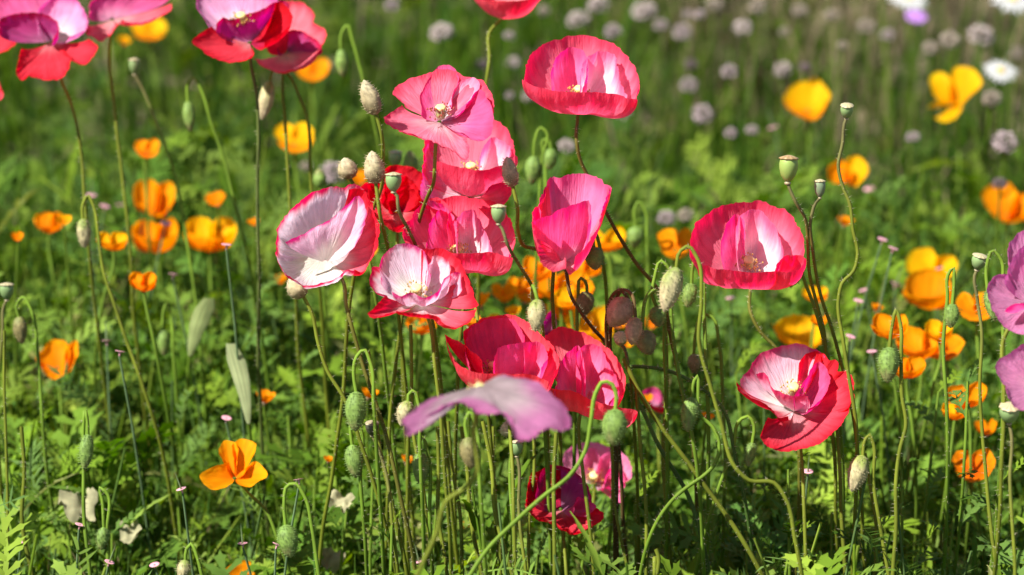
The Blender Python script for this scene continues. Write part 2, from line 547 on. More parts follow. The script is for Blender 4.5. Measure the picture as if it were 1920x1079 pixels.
def to_ground(P, lean=None):
    """carry a stem on from its last point down into the soil"""
    e = P[-1]
    dirv = P[-1] - P[-2] if len(P) > 1 else np.array([0, 0, -1.0])
    dirv = dirv / max(1e-9, np.linalg.norm(dirv))
    hx = np.clip(dirv[0] / max(0.35, -dirv[2]) if dirv[2] < 0 else dirv[0], -0.5, 0.5)
    z = e[2]
    q = []
    for f in (0.35, 0.7, 1.0):
        q.append([e[0] + hx * z * 0.55 * (f - 0.4 * f * f), e[1] + 0.03 * f, z * (1 - f) - 0.02 * f])
    return np.vstack([P, np.array(q)])


def back_off(pts, back):
    n = len(pts)
    return [(q[0], q[1], (q[2] if len(q) > 2 else 0) - back * max(0, i - 1) / max(1, n - 2)) for i, q in enumerate(pts)]


def make_stem(parent, P, base, r0=0.00105, r1=0.0016, col=OLIVE, top=None, hairs=520, hair_l=0.0030, n=None, name="stem"):
    """P world points from the head down to the soil"""
    L = np.sum(np.linalg.norm(np.diff(P, axis=0), axis=1))
    n = n or max(16, int(L / 0.0035))
    S = spline(P, n)
    s = np.linspace(0, 1, n)
    S = S + np.stack([vn(s * L * 30, s * 0 + 1, rnd.randrange(50)), vn(s * L * 30, s * 0 + 5, rnd.randrange(50)), s * 0], -1) * 0.0010 * np.minimum(1, s * 8)[:, None]
    S = S + np.stack([vn(s * L * 9, s * 0 + 1, rnd.randrange(50)), vn(s * L * 9, s * 0 + 5, rnd.randrange(50)), s * 0], -1) * 0.012 * sm(s * L, 0.12, 0.3)[:, None]
    c = np.tile(np.asarray(col, float), (n, 1)) * (1 + 0.25 * vn(s * L * 40, s * 0, 9))[:, None]
    if top is not None:
        k = sm(s * L, 0.05, 0.0)[:, None] if False else (1 - sm(s * L, 0.0, 0.07))[:, None]
        c = c * (1 - k) + np.asarray(top) * k
    rad = r0 + (r1 - r0) * s
    V, F, cc = tube(S, rad, 7, c)
    st = obj(name, mesh(name, V - base, F, cc), M_STEM, parent)
    if hairs:
        vis = min(1.0, 0.26 / L)
        m = int(hairs * L * vis)
        if m > 4:
            u = rng.uniform(0.01, vis, m) * (n - 1)
            i = np.clip(u.astype(int), 0, n - 2); f = (u - i)[:, None]
            O = S[i] * (1 - f) + S[i + 1] * f
            T, N, B = frames(S)
            a = rng.uniform(0, 2 * math.pi, m)[:, None]
            Dv = np.cos(a) * N[i] + np.sin(a) * B[i] + rng.normal(0, 0.18, (m, 3))
            Dv /= np.linalg.norm(Dv, axis=1)[:, None]
            V, F, cc = spikes(O - base + Dv * r0 * 0.7, Dv, rng.uniform(0.6, 1.15, m) * hair_l, 0.00019, np.array([0.55, 0.52, 0.32]))
            obj("bristles", mesh("bristles", V, F, cc), M_HAIR, st, "stuff")
    return st


# ------------------------------------------------------------------ shirley poppies
COL = {  # base, middle, rim colour and where each gives way to the next
    'salmon': ((.84, .46, .52), (.89, .205, .305), (.86, .078, .145), .02, .38, .55, 1.0),
    'coral':  ((.82, .40, .42), (.89, .180, .230), (.86, .075, .110), .02, .40, .55, 1.0),
    'pinkin': ((.90, .86, .86), (.85, .360, .540), (.82, .230, .390), .25, .80, .75, 1.0),
    'pinkin2': ((.88, .66, .74), (.88, .225, .440), (.85, .125, .300), .10, .50, .70, 1.0),
    'magin':  ((.74, .30, .46), (.72, .125, .310), (.70, .085, .220), .05, .50, .70, 1.0),
    'white':  ((.86, .84, .74), (.80, .64, .72), (.72, .030, .110), .15, .50, .74, 1.0),
    'white2': ((.86, .84, .76), (.78, .56, .68), (.66, .080, .260), .15, .55, .80, 1.0),
    'blush':  ((.88, .84, .78), (.84, .500, .620), (.80, .090, .210), .15, .60, .62, 1.0),
    'glow':   ((.93, .91, .90), (.86, .330, .520), (.83, .200, .370), .40, .92, .80, 1.0),  # pale base, whitened further to stand in for sunlit petal centres
    'scarlet': ((.84, .36, .40), (.80, .085, .125), (.76, .024, .045), .02, .42, .45, .95),
    'redrim': ((.84, .70, .72), (.76, .120, .170), (.72, .018, .040), .05, .45, .50, .92),
    'red':    ((.80, .28, .30), (.77, .048, .075), (.73, .020, .036), .02, .30, .50, 1.0),
    'deep':   ((.50, .02, .08), (.60, .012, .030), (.62, .012, .022), .02, .40, .50, 1.0),
    'lilac':  ((.86, .76, .80), (.76, .340, .560), (.72, .150, .400), .10, .55, .70, 1.0),
    'lilac2': ((.70, .34, .50), (.68, .250, .460), (.66, .190, .420), .05, .45, .70, 1.0),
    'purple': ((.46, .35, .38), (.48, .175, .345), (.48, .130, .310), .25, .62, .70, 1.0),  # mauve, with the petal's shade put into its darker colour
    'plum':   ((.46, .16, .30), (.40, .060, .200), (.46, .020, .080), .05, .45, .70, 1.0),
    'pale':   ((.86, .72, .62), (.80, .300, .460), (.78, .230, .400), .08, .45, .70, 1.0),
    'orange': ((.82, .20, .003), (.88, .275, .003), (.90, .34, .004), .05, .50, .60, 1.0),
    'ember':  ((.80, .11, .003), (.84, .200, .003), (.86, .26, .004), .05, .50, .60, 1.0),
    'yellow': ((.84, .34, .004), (.90, .42, .004), (.91, .50, .007), .05, .50, .60, 1.0),
}


def petal_mesh(D, base, axis, rim, cup, colname, seed, plane, wr=1.0, ruff=1.0, nu=None, nv=26, edge=0.7):
    """rim: outline points (x, y[, extra towards the viewer]); the sheet runs from the flower's base to that outline"""
    cx, cy, kx, ky = plane
    R3 = np.array([(p[0], p[1], ky * (p[1] - cy) + kx * (p[0] - cx) + (p[2] if len(p) > 2 else 0)) for p in rim], float)
    arc = np.sum(np.linalg.norm(np.diff(R3, axis=0), axis=1))
    nu = nu or int(np.clip(arc / 3.2, 24, 96))
    R = spline(R3, nu)
    u = np.linspace(0, 1, nu)
    A = np.asarray(axis, float)
    b = np.asarray(base, float)
    v = R - b
    v = v * (1 + edge * (0.05 * vn(u * arc / 14, u * 0, seed) + 0.03 * vn(u * arc / 5, u * 0, seed + 3)))[:, None]
    h = v @ A
    perp = v - h[:, None] * A
    B0 = b + perp * (4.0 / np.maximum(8, np.linalg.norm(perp, axis=1)))[:, None]
    t = np.linspace(0, 1, nv) ** 0.92
    c = cup
    C1 = B0 + perp * (1 / 3 + 0.30 * c) + A * (h * (1 / 3 - 0.25 * c))[:, None]
    C2 = B0 + perp * (2 / 3 + 0.30 * c) + A * (h * (2 / 3 - 0.15 * c))[:, None]
    R = b + v
    T = t[None, :, None]
    S = (1 - T) ** 3 * B0[:, None] + 3 * T * (1 - T) ** 2 * C1[:, None] + 3 * T ** 2 * (1 - T) * C2[:, None] + T ** 3 * R[:, None]
    gu = np.gradient(S, axis=0); gt = np.gradient(S, axis=1)
    Nn = np.cross(gu, gt); Nn /= np.maximum(1e-6, np.linalg.norm(Nn, axis=2))[..., None]
    U, TT = np.meshgrid(u, t, indexing='ij')
    F1 = arc / 13
    disp = wr * (5.0 * vn(U * arc / 60, TT * 2.6, seed + 11) * TT + 3.0 * vn(U * F1 + 1.2 * vn(U * 4, TT * 3, seed + 9), TT * 1.6, seed) * TT ** 1.4
                 + 2.2 * vn(U * F1 * 2.3, TT * 5, seed + 1) * TT ** 1.3 + 1.5 * vn(U * arc / 4, TT * 9, seed + 5) * TT)
    disp += ruff * 8.0 * vn(U * arc / 55, TT * 1.5, seed + 2) * TT ** 2.2
    S = S + Nn * disp[..., None]
    V = W(S[..., 0], S[..., 1], D - S[..., 2] * D / FX).reshape(-1, 3)
    cb, cm, cr, s0, s1, s2, s3 = COL[colname]
    f = TT + 0.20 * vn(U * arc / 9, TT * 2.0, seed + 4) * TT + 0.16 * vn(U * arc / 45, TT, seed + 6)
    w1 = sm(f, s0, s1)[..., None]; w2 = sm(f, s2, s3)[..., None]
    col = np.array(cb) * (1 - w1) + np.array(cm) * w1
    col = col * (1 - w2) + np.array(cr) * w2
    streak = 1 + 0.26 * vn(U * arc / 5, TT * 1.2, seed + 7) + 0.20 * vn(U * arc / 20, TT * 3, seed + 8)
    col = np.clip(col * streak[..., None], 0, 0.9).reshape(-1, 3)
    uv = np.stack([U * arc / 180, TT], -1).reshape(-1, 2)
    return V, grid_faces(nu, nv), col, uv


def frame_from(axis_w):
    return Vector(axis_w).to_track_quat('Z', 'Y').to_matrix().to_4x4()


def px_dir(a):
    """a direction given as (right, down, towards the viewer) -> world"""
    v = RT * a[0] - UP * a[1] - FWD * a[2]
    return v / np.linalg.norm(v)


def make_ovary(parent, at, axis_w, base, s=1.0, n_st=46, anth=(0.62, 0.42, 0.10), ocol=(0.42, 0.44, 0.16)):
    """green ovary with its rayed stigma, and the ring of stamens"""
    M = frame_from(axis_w)
    def tw(V):
        R = np.array(M.to_3x3())
        return V @ R.T + at - base
    V, F, c = lathe([(0.0003, 0), (0.0016, 0.0005), (0.0027, 0.003), (0.0030, 0.0058), (0.0026, 0.0078)], 14, ocol)
    ov = obj("ovary", mesh("ovary", tw(V * s), F, c), M_POD, parent)
    V, F, c = lathe([(0.0031, 0.0072), (0.0034, 0.0080), (0.0028, 0.0090), (0.0012, 0.0094), (0.0001, 0.0092)], 24, (0.62, 0.55, 0.22), 8, 0.05)
    obj("stigma", mesh("stigma", tw(V * s), F, c), M_POD, ov)
    parts = []
    for k in range(n_st):
        a = rnd.uniform(0, 2 * math.pi); l = rnd.uniform(0.006, 0.0105); o = rnd.uniform(0.35, 0.95)
        p0 = np.array([math.cos(a) * 0.002, math.sin(a) * 0.002, 0.0005])
        p1 = np.array([math.cos(a) * l * o, math.sin(a) * l * o, l * math.sqrt(max(0.05, 1 - o * o))])
        parts.append(tube(spline([p0, (p0 + p1) / 2 + np.array([0, 0, 0.001]), p1], 4), 0.00014, 3, (0.72, 0.55, 0.45)))
        v, f, _ = lathe([(0.0001, -0.0008), (0.00052, -0.0002), (0.0004, 0.0005), (0.0001, 0.0008)], 5)
        parts.append((v + p1, f, np.array(anth) * rnd.uniform(0.7, 1.2)))
    V, F, c = join(parts)
    obj("stamens", mesh("stamens", tw(V * s), F, c), M_POD, parent, "stuff")


def poppy(label, D, c, tilt, base, petals, stem, lean=0.0, group="shirley poppies", st=None, anth=(0.62, 0.42, 0.10), stem_col=OLIVE,
          name="poppy", wr=1.0, ruff=1.0, stem_r=0.0011, hairs=520, mat=None, ovary=True, stD=0.0, back=0):
    xs = [q[0] for pt in petals for q in pt[0]]; ys = [q[1] for pt in petals for q in pt[0]]
    FLOWERS.append(((min(xs) + max(xs)) / 2, (min(ys) + max(ys)) / 2, (max(xs) - min(xs)) / 2, D))
    stem = back_off(stem, back)
    T = math.radians(tilt)
    A = np.array([lean, -math.cos(T), math.sin(T)]); A /= np.linalg.norm(A)
    plane = (c[0], c[1], -A[0] / A[2], -A[1] / A[2])
    b = np.array([base[0], base[1], base[2] if len(base) > 2 else -(base[1] - c[1]) * math.tan(T) * 0.8], float)
    P = px_path([(b[0], b[1] + 1, b[2])], D)
    P = np.vstack([P, px_path([(p[0], p[1], (b[2] if i == 0 else 0) + (p[2] if len(p) > 2 else 0)) for i, p in enumerate(stem)], D + stD)])
    P = to_ground(P)
    root = P[-1].copy(); root[2] = 0
    t = thing(name, root, label, "poppy", group)
    for i, p in enumerate(petals):
        rim, cup, cn = p[0], p[1], p[2]
        kw = p[3] if len(p) > 3 else {}
        seed = (abs(hash_(label)) + i * 13) % 97
        bb = b + np.array(kw.get('off', (0, 0, 0)), float)
        V, F, col, uv = petal_mesh(D, bb, A, rim, cup, cn, seed, plane, kw.get('wr', wr), kw.get('ruff', ruff))
        obj("petal", mesh("petal", V - root, F, col, uv), mat or M_PETAL, t)
    make_stem(t, P, root, stem_r, 0.0015, stem_col, hairs=hairs)
    if ovary:
        aw = px_dir(A)
        at = P[0] + aw * 0.002
        if st is not None:
            at = W(st[0], st[1], D - (b[2] + (st[2] if len(st) > 2 else 12)) * D / FX)- aw * 0.006
        make_ovary(t, at, aw, root, 1.0, anth=anth)
    return t


def hash_(s):
    h = 7
    for ch in s:
        h = (h * 31 + ord(ch)) % 1000003
    return h


# each petal: (outline points, cup, colour)
poppy("wide salmon pink bowl poppy standing alone near the top centre", 1.72, (1090, 125), 30, (1085, 204),
      [([(984, 153), (988, 125), (1006, 95), (1045, 73), (1085, 66), (1130, 74), (1166, 95), (1190, 125), (1199, 160), (1190, 188)], 0.8, 'salmon'),
       ([(1033, 168), (1038, 117), (1056, 95), (1072, 88), (1090, 97), (1099, 112), (1095, 165)], 0.9, 'pinkin2'),
       ([(1090, 165), (1094, 123), (1110, 104), (1130, 95), (1148, 100), (1157, 125), (1166, 150), (1174, 180)], 0.9, 'glow'),
       ([(980, 150), (1002, 162), (1040, 171), (1080, 173), (1127, 174), (1160, 178), (1182, 186), (1196, 188)], 1.0, 'salmon', {'ruff': 0.6})],
      [(1083, 225), (1081, 262), (1088, 300), (1102, 330), (1130, 385), (1150, 425), (1190, 490), (1240, 552), (1262, 640)], back=100, st=(1086, 172), stem_col=BROWN * 0.6 + OLIVE * 0.4)

poppy("ruffled pink poppy with a tall upright magenta petal and drooping front petal", 1.68, (828, 212), 34, (824, 228, -12),
      [([(760, 200), (738, 177), (754, 154), (780, 144), (808, 136), (835, 130), (856, 136), (877, 143), (899, 148), (915, 166), (927, 189), (926, 214)], 0.5, 'salmon'),
       ([(790, 214), (790, 182), (806, 146), (826, 123), (841, 121), (855, 136), (858, 158), (850, 172), (846, 196)], 0.8, 'magin', {'wr': 0.5}),  # dark magenta stands in for shade on the upright petal
       ([(846, 205), (848, 174), (865, 152), (888, 146), (899, 156), (888, 182), (866, 206), (852, 215)], 0.7, 'pinkin', {'wr': 0.6}),
       ([(752, 198), (733, 210), (719, 226), (734, 241), (773, 254), (817, 271), (854, 285), (874, 297), (880, 285), (873, 258)], 0.75, 'salmon', {'wr': 1.6}),
       ([(858, 214, 10), (884, 184, 20), (899, 168, 30), (914, 182, 30), (923, 204, 20), (925, 221, 10), (919, 248), (902, 264), (884, 259), (868, 248)], 0.6, 'magin')],  # outer side in shade, painted as a darker petal colour
      [(817, 275), (815, 320), (813, 345), (801, 372), (788, 410)], back=150, st=(826, 208, 20), anth=(0.45, 0.10, 0.06))

poppy("salmon poppy half hidden behind the ruffled pink poppy", 1.76, (885, 298), 34, (880, 366),
      [([(792, 320), (796, 270), (815, 240), (850, 222), (890, 216), (925, 222), (946, 236), (962, 263), (970, 298), (962, 330)], 0.8, 'salmon'),
       ([(895, 312), (903, 280), (925, 258), (948, 268), (958, 295), (950, 320)], 0.9, 'glow'),
       ([(806, 268), (794, 300), (790, 340), (794, 372), (830, 384)], 0.8, 'pinkin2', {'ruff': .5}),
       ([(818, 300), (835, 305), (856, 314), (883, 319), (909, 318), (935, 312), (952, 308)], 1.0, 'salmon'),
       ([(915, 350, 20), (945, 342, 20), (958, 352, 15), (952, 378, 10), (930, 388, 10), (905, 384, 10)], 0.4, 'salmon')],
      [(885, 400), (880, 470), (870, 560)], st=(883, 316))

poppy("crumpled deep red double poppy behind the tan buds", 1.79, (745, 362), 42, (745, 398),
      [([(688, 368), (704, 326), (738, 312), (776, 316), (806, 342), (802, 370)], 0.7, 'deep', {'wr': 2.2}),
       ([(720, 372), (733, 338), (760, 329), (782, 342), (792, 372)], 0.9, 'deep', {'wr': 2.2}),
       ([(726, 382), (742, 356), (766, 350), (782, 372)], 0.9, 'deep', {'wr': 2}),
       ([(680, 392), (670, 362), (688, 340), (716, 348)], 0.6, 'red', {'wr': 2}),
       ([(692, 378), (712, 404), (742, 426), (776, 420), (797, 396), (808, 356)], 0.9, 'red', {'wr': 2.2})],
      [(745, 440), (745, 520), (750, 620)], ovary=False)

poppy("pale pink poppy with broad red rim facing the viewer, left of centre", 1.67, (612, 440), 60, (606, 478, -70),
      [([(517, 474), (522, 425), (546, 390), (580, 362), (613, 352), (643, 355), (664, 348), (684, 357)], 0.9, 'white'),
       ([(655, 352), (684, 356), (697, 380), (707, 423), (707, 460), (697, 493), (682, 513), (664, 506)], 0.8, 'redrim'),
       ([(536, 456, 10), (552, 447, 14), (570, 441, 16), (593, 424, 18), (620, 411, 20), (645, 391, 16), (671, 370, 10), (684, 397, 10), (678, 432, 10), (664, 462, 14)], 0.5, 'white2', {'ruff': .5, 'off': (4, 14, 46)}),
       ([(517, 462), (519, 482), (529, 504), (550, 525), (577, 536), (607, 530), (633, 520), (652, 505), (664, 506)], 0.9, 'white')],
      [(640, 522), (650, 580), (672, 660), (692, 720), (720, 800), (745, 900)], ovary=False, stem_col=BROWN * .5 + OLIVE * .5)

poppy("salmon pink poppy with pale folded inner petals in the centre", 1.71, (862, 425), 32, (868, 500),
      [([(806, 382), (835, 372), (864, 370), (914, 376), (947, 400), (962, 426), (967, 448), (954, 480)], 0.8, 'salmon'),
       ([(775, 466), (758, 450), (768, 410), (787, 387), (813, 372), (838, 384), (836, 420)], 0.8, 'salmon'),
       ([(803, 460), (810, 417), (833, 387), (848, 402), (857, 433), (860, 466)], 0.9, 'pinkin2'),
       ([(856, 450), (864, 402), (884, 393), (900, 410), (909, 438), (925, 475)], 0.9, 'glow'),
       ([(772, 462), (793, 464), (813, 467), (847, 474), (880, 476), (923, 474), (961, 484)], 1.0, 'salmon')],
      [(880, 530), (895, 600), (905, 680)], st=(860, 470))

poppy("upright closed pink cup poppy on a dark bent stem", 1.69, (1072, 372), 24, (1056, 490, -20),
      [([(1010, 400), (1020, 350), (1037, 330), (1052, 333), (1070, 328), (1093, 326), (1117, 332), (1135, 346), (1143, 352), (1140, 368), (1128, 396)], 0.8, 'pinkin2', {'wr': .8}),
       ([(1012, 462), (998, 425), (998, 398), (1014, 376), (1030, 346)], 0.8, 'salmon'),
       ([(1000, 415, 10), (1027, 405, 10), (1060, 389, 10), (1087, 380, 10), (1100, 378, 8), (1108, 400, 5), (1102, 425, 5)], 0.9, 'pinkin2', {'wr': .6, 'ruff': .5}),
       ([(1143, 350), (1133, 392), (1116, 432), (1098, 462), (1078, 482, 20)], 0.7, 'salmon', {'ruff': .4}),
       ([(1008, 448, 30), (1010, 480, 40), (1020, 502, 45), (1038, 514, 45), (1056, 508, 40), (1062, 490, 30)], -0.2, 'salmon')],
      [(1061, 507), (1067, 545), (1085, 580), (1110, 614), (1138, 648), (1150, 740)], back=260, ovary=False, stem_col=BROWN, ruff=.8)  # brown puts the flower's shadow into the stem colour

poppy("white poppy edged with red, low front lip, left of centre", 1.65, (785, 528), 44, (788, 565, -30),
      [([(712, 530), (717, 482), (733, 463), (760, 457), (787, 463), (800, 480), (806, 515)], 0.8, 'white2', {'wr': .7}),
       ([(790, 470), (830, 466), (860, 487), (872, 513), (884, 547), (893, 572)], 0.7, 'redrim'),
       ([(798, 530), (806, 496), (815, 480), (837, 487), (846, 513), (843, 540)], 0.9, 'white', {'wr': .6}),
       ([(712, 500), (700, 500), (694, 515), (697, 540), (727, 554)], 0.5, 'white'),
       ([(722, 556), (707, 572), (690, 590), (697, 598), (720, 593), (752, 585)], 0.3, 'redrim'),
       ([(735, 548), (752, 558), (773, 550), (793, 557), (817, 548), (843, 518), (858, 512), (868, 540)], 1.0, 'white2', {'wr': .7}),
       ([(742, 584), (787, 588), (820, 594), (833, 609), (857, 613), (880, 601), (893, 575)], 0.8, 'redrim')],
      [(803, 597), (815, 680), (822, 740), (830, 830)], st=(781, 545, 20))

poppy("rose pink bowl poppy with glowing white centre, right of the middle", 1.70, (1402, 440), 38, (1405, 520),
      [([(1309, 502), (1294, 484), (1297, 443), (1309, 414), (1338, 393), (1368, 381), (1401, 378), (1428, 379), (1455, 387), (1482, 406), (1500, 428), (1507, 453), (1505, 480)], 0.8, 'salmon'),
       ([(1360, 507), (1353, 482), (1357, 447), (1368, 414), (1382, 404), (1392, 412), (1396, 440)], 0.9, 'pinkin2', {'wr': .6}),
       ([(1382, 470, 10), (1383, 430, 8), (1391, 406, 4), (1405, 396), (1420, 394), (1440, 412), (1459, 434), (1468, 467), (1463, 498), (1458, 510)], 0.95, 'glow', {'wr': .6}),
       ([(1455, 511, 8), (1462, 494, 8), (1476, 481, 8), (1494, 480), (1512, 485)], 0.9, 'salmon', {'ruff': .5}),
       ([(1306, 500), (1327, 499), (1338, 505), (1362, 507), (1401, 510), (1428, 511), (1455, 510), (1478, 512), (1498, 505), (1512, 486)], 1.0, 'salmon', {'ruff': .6})],
      [(1407, 540), (1409, 590), (1426, 622), (1455, 652), (1490, 720), (1500, 820)], st=(1404, 492, 22), stem_col=BROWN * .4 + OLIVE * .6, stD=0.06)

poppy("red and white poppy with a large drooping red lower petal", 1.69, (1490, 730), 44, (1490, 768, -25),
      [([(1386, 722), (1390, 706), (1404, 698), (1411, 680), (1431, 662), (1456, 651), (1485, 646), (1511, 649), (1536, 658), (1548, 672)], 0.7, 'blush', {'ruff': .6}),
       ([(1530, 664), (1545, 662), (1556, 676), (1567, 675), (1573, 685), (1572, 696), (1586, 694), (1597, 705), (1602, 724), (1601, 750), (1590, 768)], 0.5, 'red'),
       ([(1497, 705), (1500, 676), (1516, 661), (1533, 659), (1538, 678), (1520, 705)], 0.8, 'redrim', {'wr': .6}),
       ([(1489, 745, 14), (1507, 719, 14), (1538, 680, 14), (1554, 696, 10), (1556, 718, 10), (1540, 750, 10), (1518, 768, 10)], 0.6, 'magin', {'wr': .6}),
       ([(1418, 702, 12), (1431, 701, 12), (1443, 716, 12), (1450, 729, 12), (1467, 735, 12), (1489, 743, 10), (1516, 744, 8), (1520, 756, 5)], 0.8, 'blush', {'ruff': .6}),
       ([(1382, 716), (1384, 729), (1404, 745), (1433, 758), (1449, 773), (1460, 783), (1478, 780)], 0.8, 'redrim', {'ruff': .6}),
       ([(1440, 782), (1428, 803), (1429, 825), (1445, 838), (1465, 847), (1485, 849), (1511, 842), (1542, 827), (1569, 802), (1589, 771), (1595, 751), (1594, 736), (1580, 720)], 0.5, 'scarlet', {'ruff': .8})],
      [(1502, 850), (1507, 950), (1510, 1079)], st=(1488, 730, 22))

poppy("coral pink cupped poppy, left one of the touching pair below centre", 1.66, (945, 650), 30, (952, 738),
      [([(868, 655), (872, 630), (879, 613), (896, 602), (929, 593), (957, 592), (985, 602), (1007, 618), (1018, 635), (1030, 652)], 0.8, 'coral'),
       ([(880, 690), (872, 650), (885, 617), (918, 599), (951, 597), (980, 622), (986, 660)], 0.9, 'magin', {'wr': .7}),
       ([(925, 680, 20), (940, 650, 20), (976, 642, 20), (1013, 641, 15), (1025, 655, 10), (1012, 690, 10)], 0.9, 'pinkin2'),
       ([(834, 625), (843, 632), (866, 641), (880, 655), (895, 672), (905, 690)], 0.7, 'coral'),
       ([(1012, 627), (1035, 650), (1047, 666), (1044, 693), (1026, 724)], 0.8, 'coral'),
       ([(834, 626), (842, 655), (860, 684), (900, 700), (950, 700), (1000, 702), (1030, 715)], 0.9, 'coral')],
      [(955, 790), (962, 900), (968, 1079)], st=(925, 690))

poppy("coral pink cupped poppy, right one of the touching pair below centre", 1.695, (1098, 690), 34, (1090, 762),
      [([(1022, 660), (1026, 630), (1051, 614), (1079, 618), (1110, 632), (1138, 652), (1163, 680), (1175, 710), (1172, 738), (1157, 755)], 0.8, 'coral'),
       ([(1040, 735), (1054, 677), (1068, 657), (1083, 646), (1091, 671), (1099, 716), (1101, 746)], 0.9, 'pinkin2', {'wr': .6}),
       ([(1088, 720), (1088, 655), (1101, 646), (1127, 652), (1138, 677), (1157, 707), (1160, 734), (1142, 757)], 0.9, 'pinkin2', {'wr': .6}),
       ([(1022, 722), (1046, 730), (1074, 736), (1101, 749), (1124, 757), (1157, 763), (1180, 767), (1193, 772), (1186, 782)], 1.0, 'coral')],
      [(1085, 800), (1092, 880), (1105, 980)], ovary=False)

poppy("blurred mauve poppy petal arching across the near foreground", 1.42, (900, 722), 40, (903, 722, -10),
      [([(806, 748, -10), (775, 768), (752, 795), (754, 812), (760, 828), (782, 814), (812, 780), (851, 760), (896, 762), (935, 774), (960, 792), (976, 817), (1004, 822), (1034, 808), (1057, 793), (1059, 764), (1038, 732, -10), (1000, 710, -30), (955, 702, -40)], 0.9, 'purple', {'wr': 2.0, 'ruff': 4.5})],
      [(893, 775), (888, 820), (893, 890), (872, 915), (836, 940), (818, 1000), (783, 1079)], group=None, st=(900, 734, -22), anth=(.75, .5, .2), hairs=120)

poppy("shaded plum and scarlet poppy low at the bottom centre", 1.74, (1050, 930), 50, (1052, 955, -25),
      [([(984, 955), (988, 915), (997, 886), (1007, 883), (1027, 874), (1052, 875)], 0.7, 'deep'),
       ([(1003, 945, 6), (1010, 895, 6), (1027, 875, 6), (1052, 875, 6), (1074, 882, 6), (1095, 898, 6), (1107, 918, 6), (1111, 942, 6)], 0.9, 'plum', {'wr': .5, 'ruff': .6}),  # dark plum paints the shade on this inner petal
       ([(1075, 960, 14), (1085, 930, 14), (1100, 940, 14), (1113, 948, 10), (1105, 962, 10)], 0.8, 'magin'),  # lighter colour paints the sunlit fold
       ([(983, 945), (1001, 969), (1027, 977), (1052, 990), (1076, 999), (1088, 999), (1115, 986), (1131, 973), (1129, 963), (1111, 955)], 0.7, 'red', {'wr': 2.0})],
      [(1055, 1000), (1062, 1079)], ovary=False)

poppy("small pale pink poppy behind the plum and scarlet one", 1.88, (1118, 880), 50, (1116, 908, -25),
      [([(1060, 885), (1057, 859), (1062, 845), (1078, 835), (1103, 829), (1127, 832), (1150, 839), (1172, 853), (1184, 875), (1182, 898), (1170, 908)], 0.7, 'pale'),
       ([(1090, 880), (1092, 858), (1103, 841), (1115, 839), (1125, 853), (1118, 885)], 0.9, 'pale', {'wr': .6}),
       ([(1120, 890), (1124, 864), (1136, 851), (1152, 851), (1158, 868), (1142, 892)], 0.9, 'pale', {'wr': .6}),
       ([(1133, 914), (1142, 885), (1156, 868), (1170, 886), (1170, 911)], 0.8, 'pinkin2', {'wr': .6}),
       ([(1123, 918), (1143, 911), (1162, 918), (1171, 935), (1166, 943), (1148, 930)], 0.4, 'pinkin2')],
      [(1112, 950), (1115, 1079)], st=(1114, 895, 16), anth=(.75, .40, .08))

poppy("lilac pink poppy cut by the right edge, upper of two", 1.60, (1925, 530), 45, (1935, 568, -20),
      [([(1892, 500), (1888, 474), (1891, 456), (1906, 441), (1925, 430), (1955, 432), (1985, 460), (1995, 510)], 0.7, 'lilac2'),
       ([(1890, 530, 10), (1893, 505, 10), (1903, 485, 10), (1925, 462, 10), (1955, 470, 10), (1975, 510, 10)], 0.9, 'lilac2'),
       ([(1896, 511), (1870, 515), (1854, 531), (1851, 548), (1858, 575), (1867, 594), (1882, 613), (1905, 625), (1935, 632), (1960, 615)], 0.5, 'lilac2'),
       ([(1885, 585, 20), (1900, 575, 25), (1925, 572, 25), (1950, 580, 20)], 0.5, 'pinkin2')],
      [(1884, 630), (1882, 720), (1880, 850)], ovary=False)

poppy("lilac pink poppy cut by the right edge, lower of two", 1.57, (1945, 690), 45, (1955, 722, -20),
      [([(1945, 638), (1920, 645), (1893, 661), (1872, 678), (1867, 688), (1873, 700), (1883, 720), (1890, 752), (1908, 768), (1925, 772), (1950, 768)], 0.7, 'lilac2'),
       ([(1930, 700, 10), (1940, 672, 10), (1965, 660, 10), (1995, 680, 10)], 0.9, 'lilac2')],
      [(1945, 800), (1940, 1000)], ovary=False)

poppy("mauve and white poppy with drooping red petals in the top left corner", 1.95, (88, 48), 40, (98, 78, -20),
      [([(-25, 40), (-20, 5), (10, -20), (60, -28), (110, -25), (140, -8)], 0.8, 'magin'),
       ([(72, 60), (75, 18), (95, 0), (115, -8), (140, -2), (158, 15), (166, 38), (158, 57), (128, 70)], 0.7, 'lilac'),
       ([(-2, 60, 15), (2, 38, 15), (20, 28, 15), (56, 24, 15), (83, 28, 15), (103, 39, 15), (109, 52, 10), (100, 74, 5)], 0.9, 'plum', {'ruff': .5}),
       ([(40, 90), (34, 120), (30, 138), (42, 152), (50, 142), (74, 148), (111, 146), (128, 128), (133, 108)], 0.5, 'red'),
       ([(122, 90), (145, 119), (159, 122), (178, 104), (184, 86), (166, 73)], 0.5, 'red')],
      [(115, 150), (135, 200), (152, 290), (160, 400)], ovary=False)

poppy("red pink poppy at the top left, right of the mauve and white one", 2.0, (235, 12), 40, (210, 36, -20),
      [([(165, 30), (172, 5), (205, -10), (245, -16), (285, -12), (318, -2)], 0.8, 'magin'),
       ([(322, 4), (318, 22), (297, 36), (270, 45), (243, 45), (226, 40)], 0.5, 'coral'),
       ([(222, 44), (202, 72), (189, 82), (176, 75), (161, 68), (160, 46)], 0.5, 'coral')],
      [(205, 90), (215, 200), (240, 430)], ovary=False)

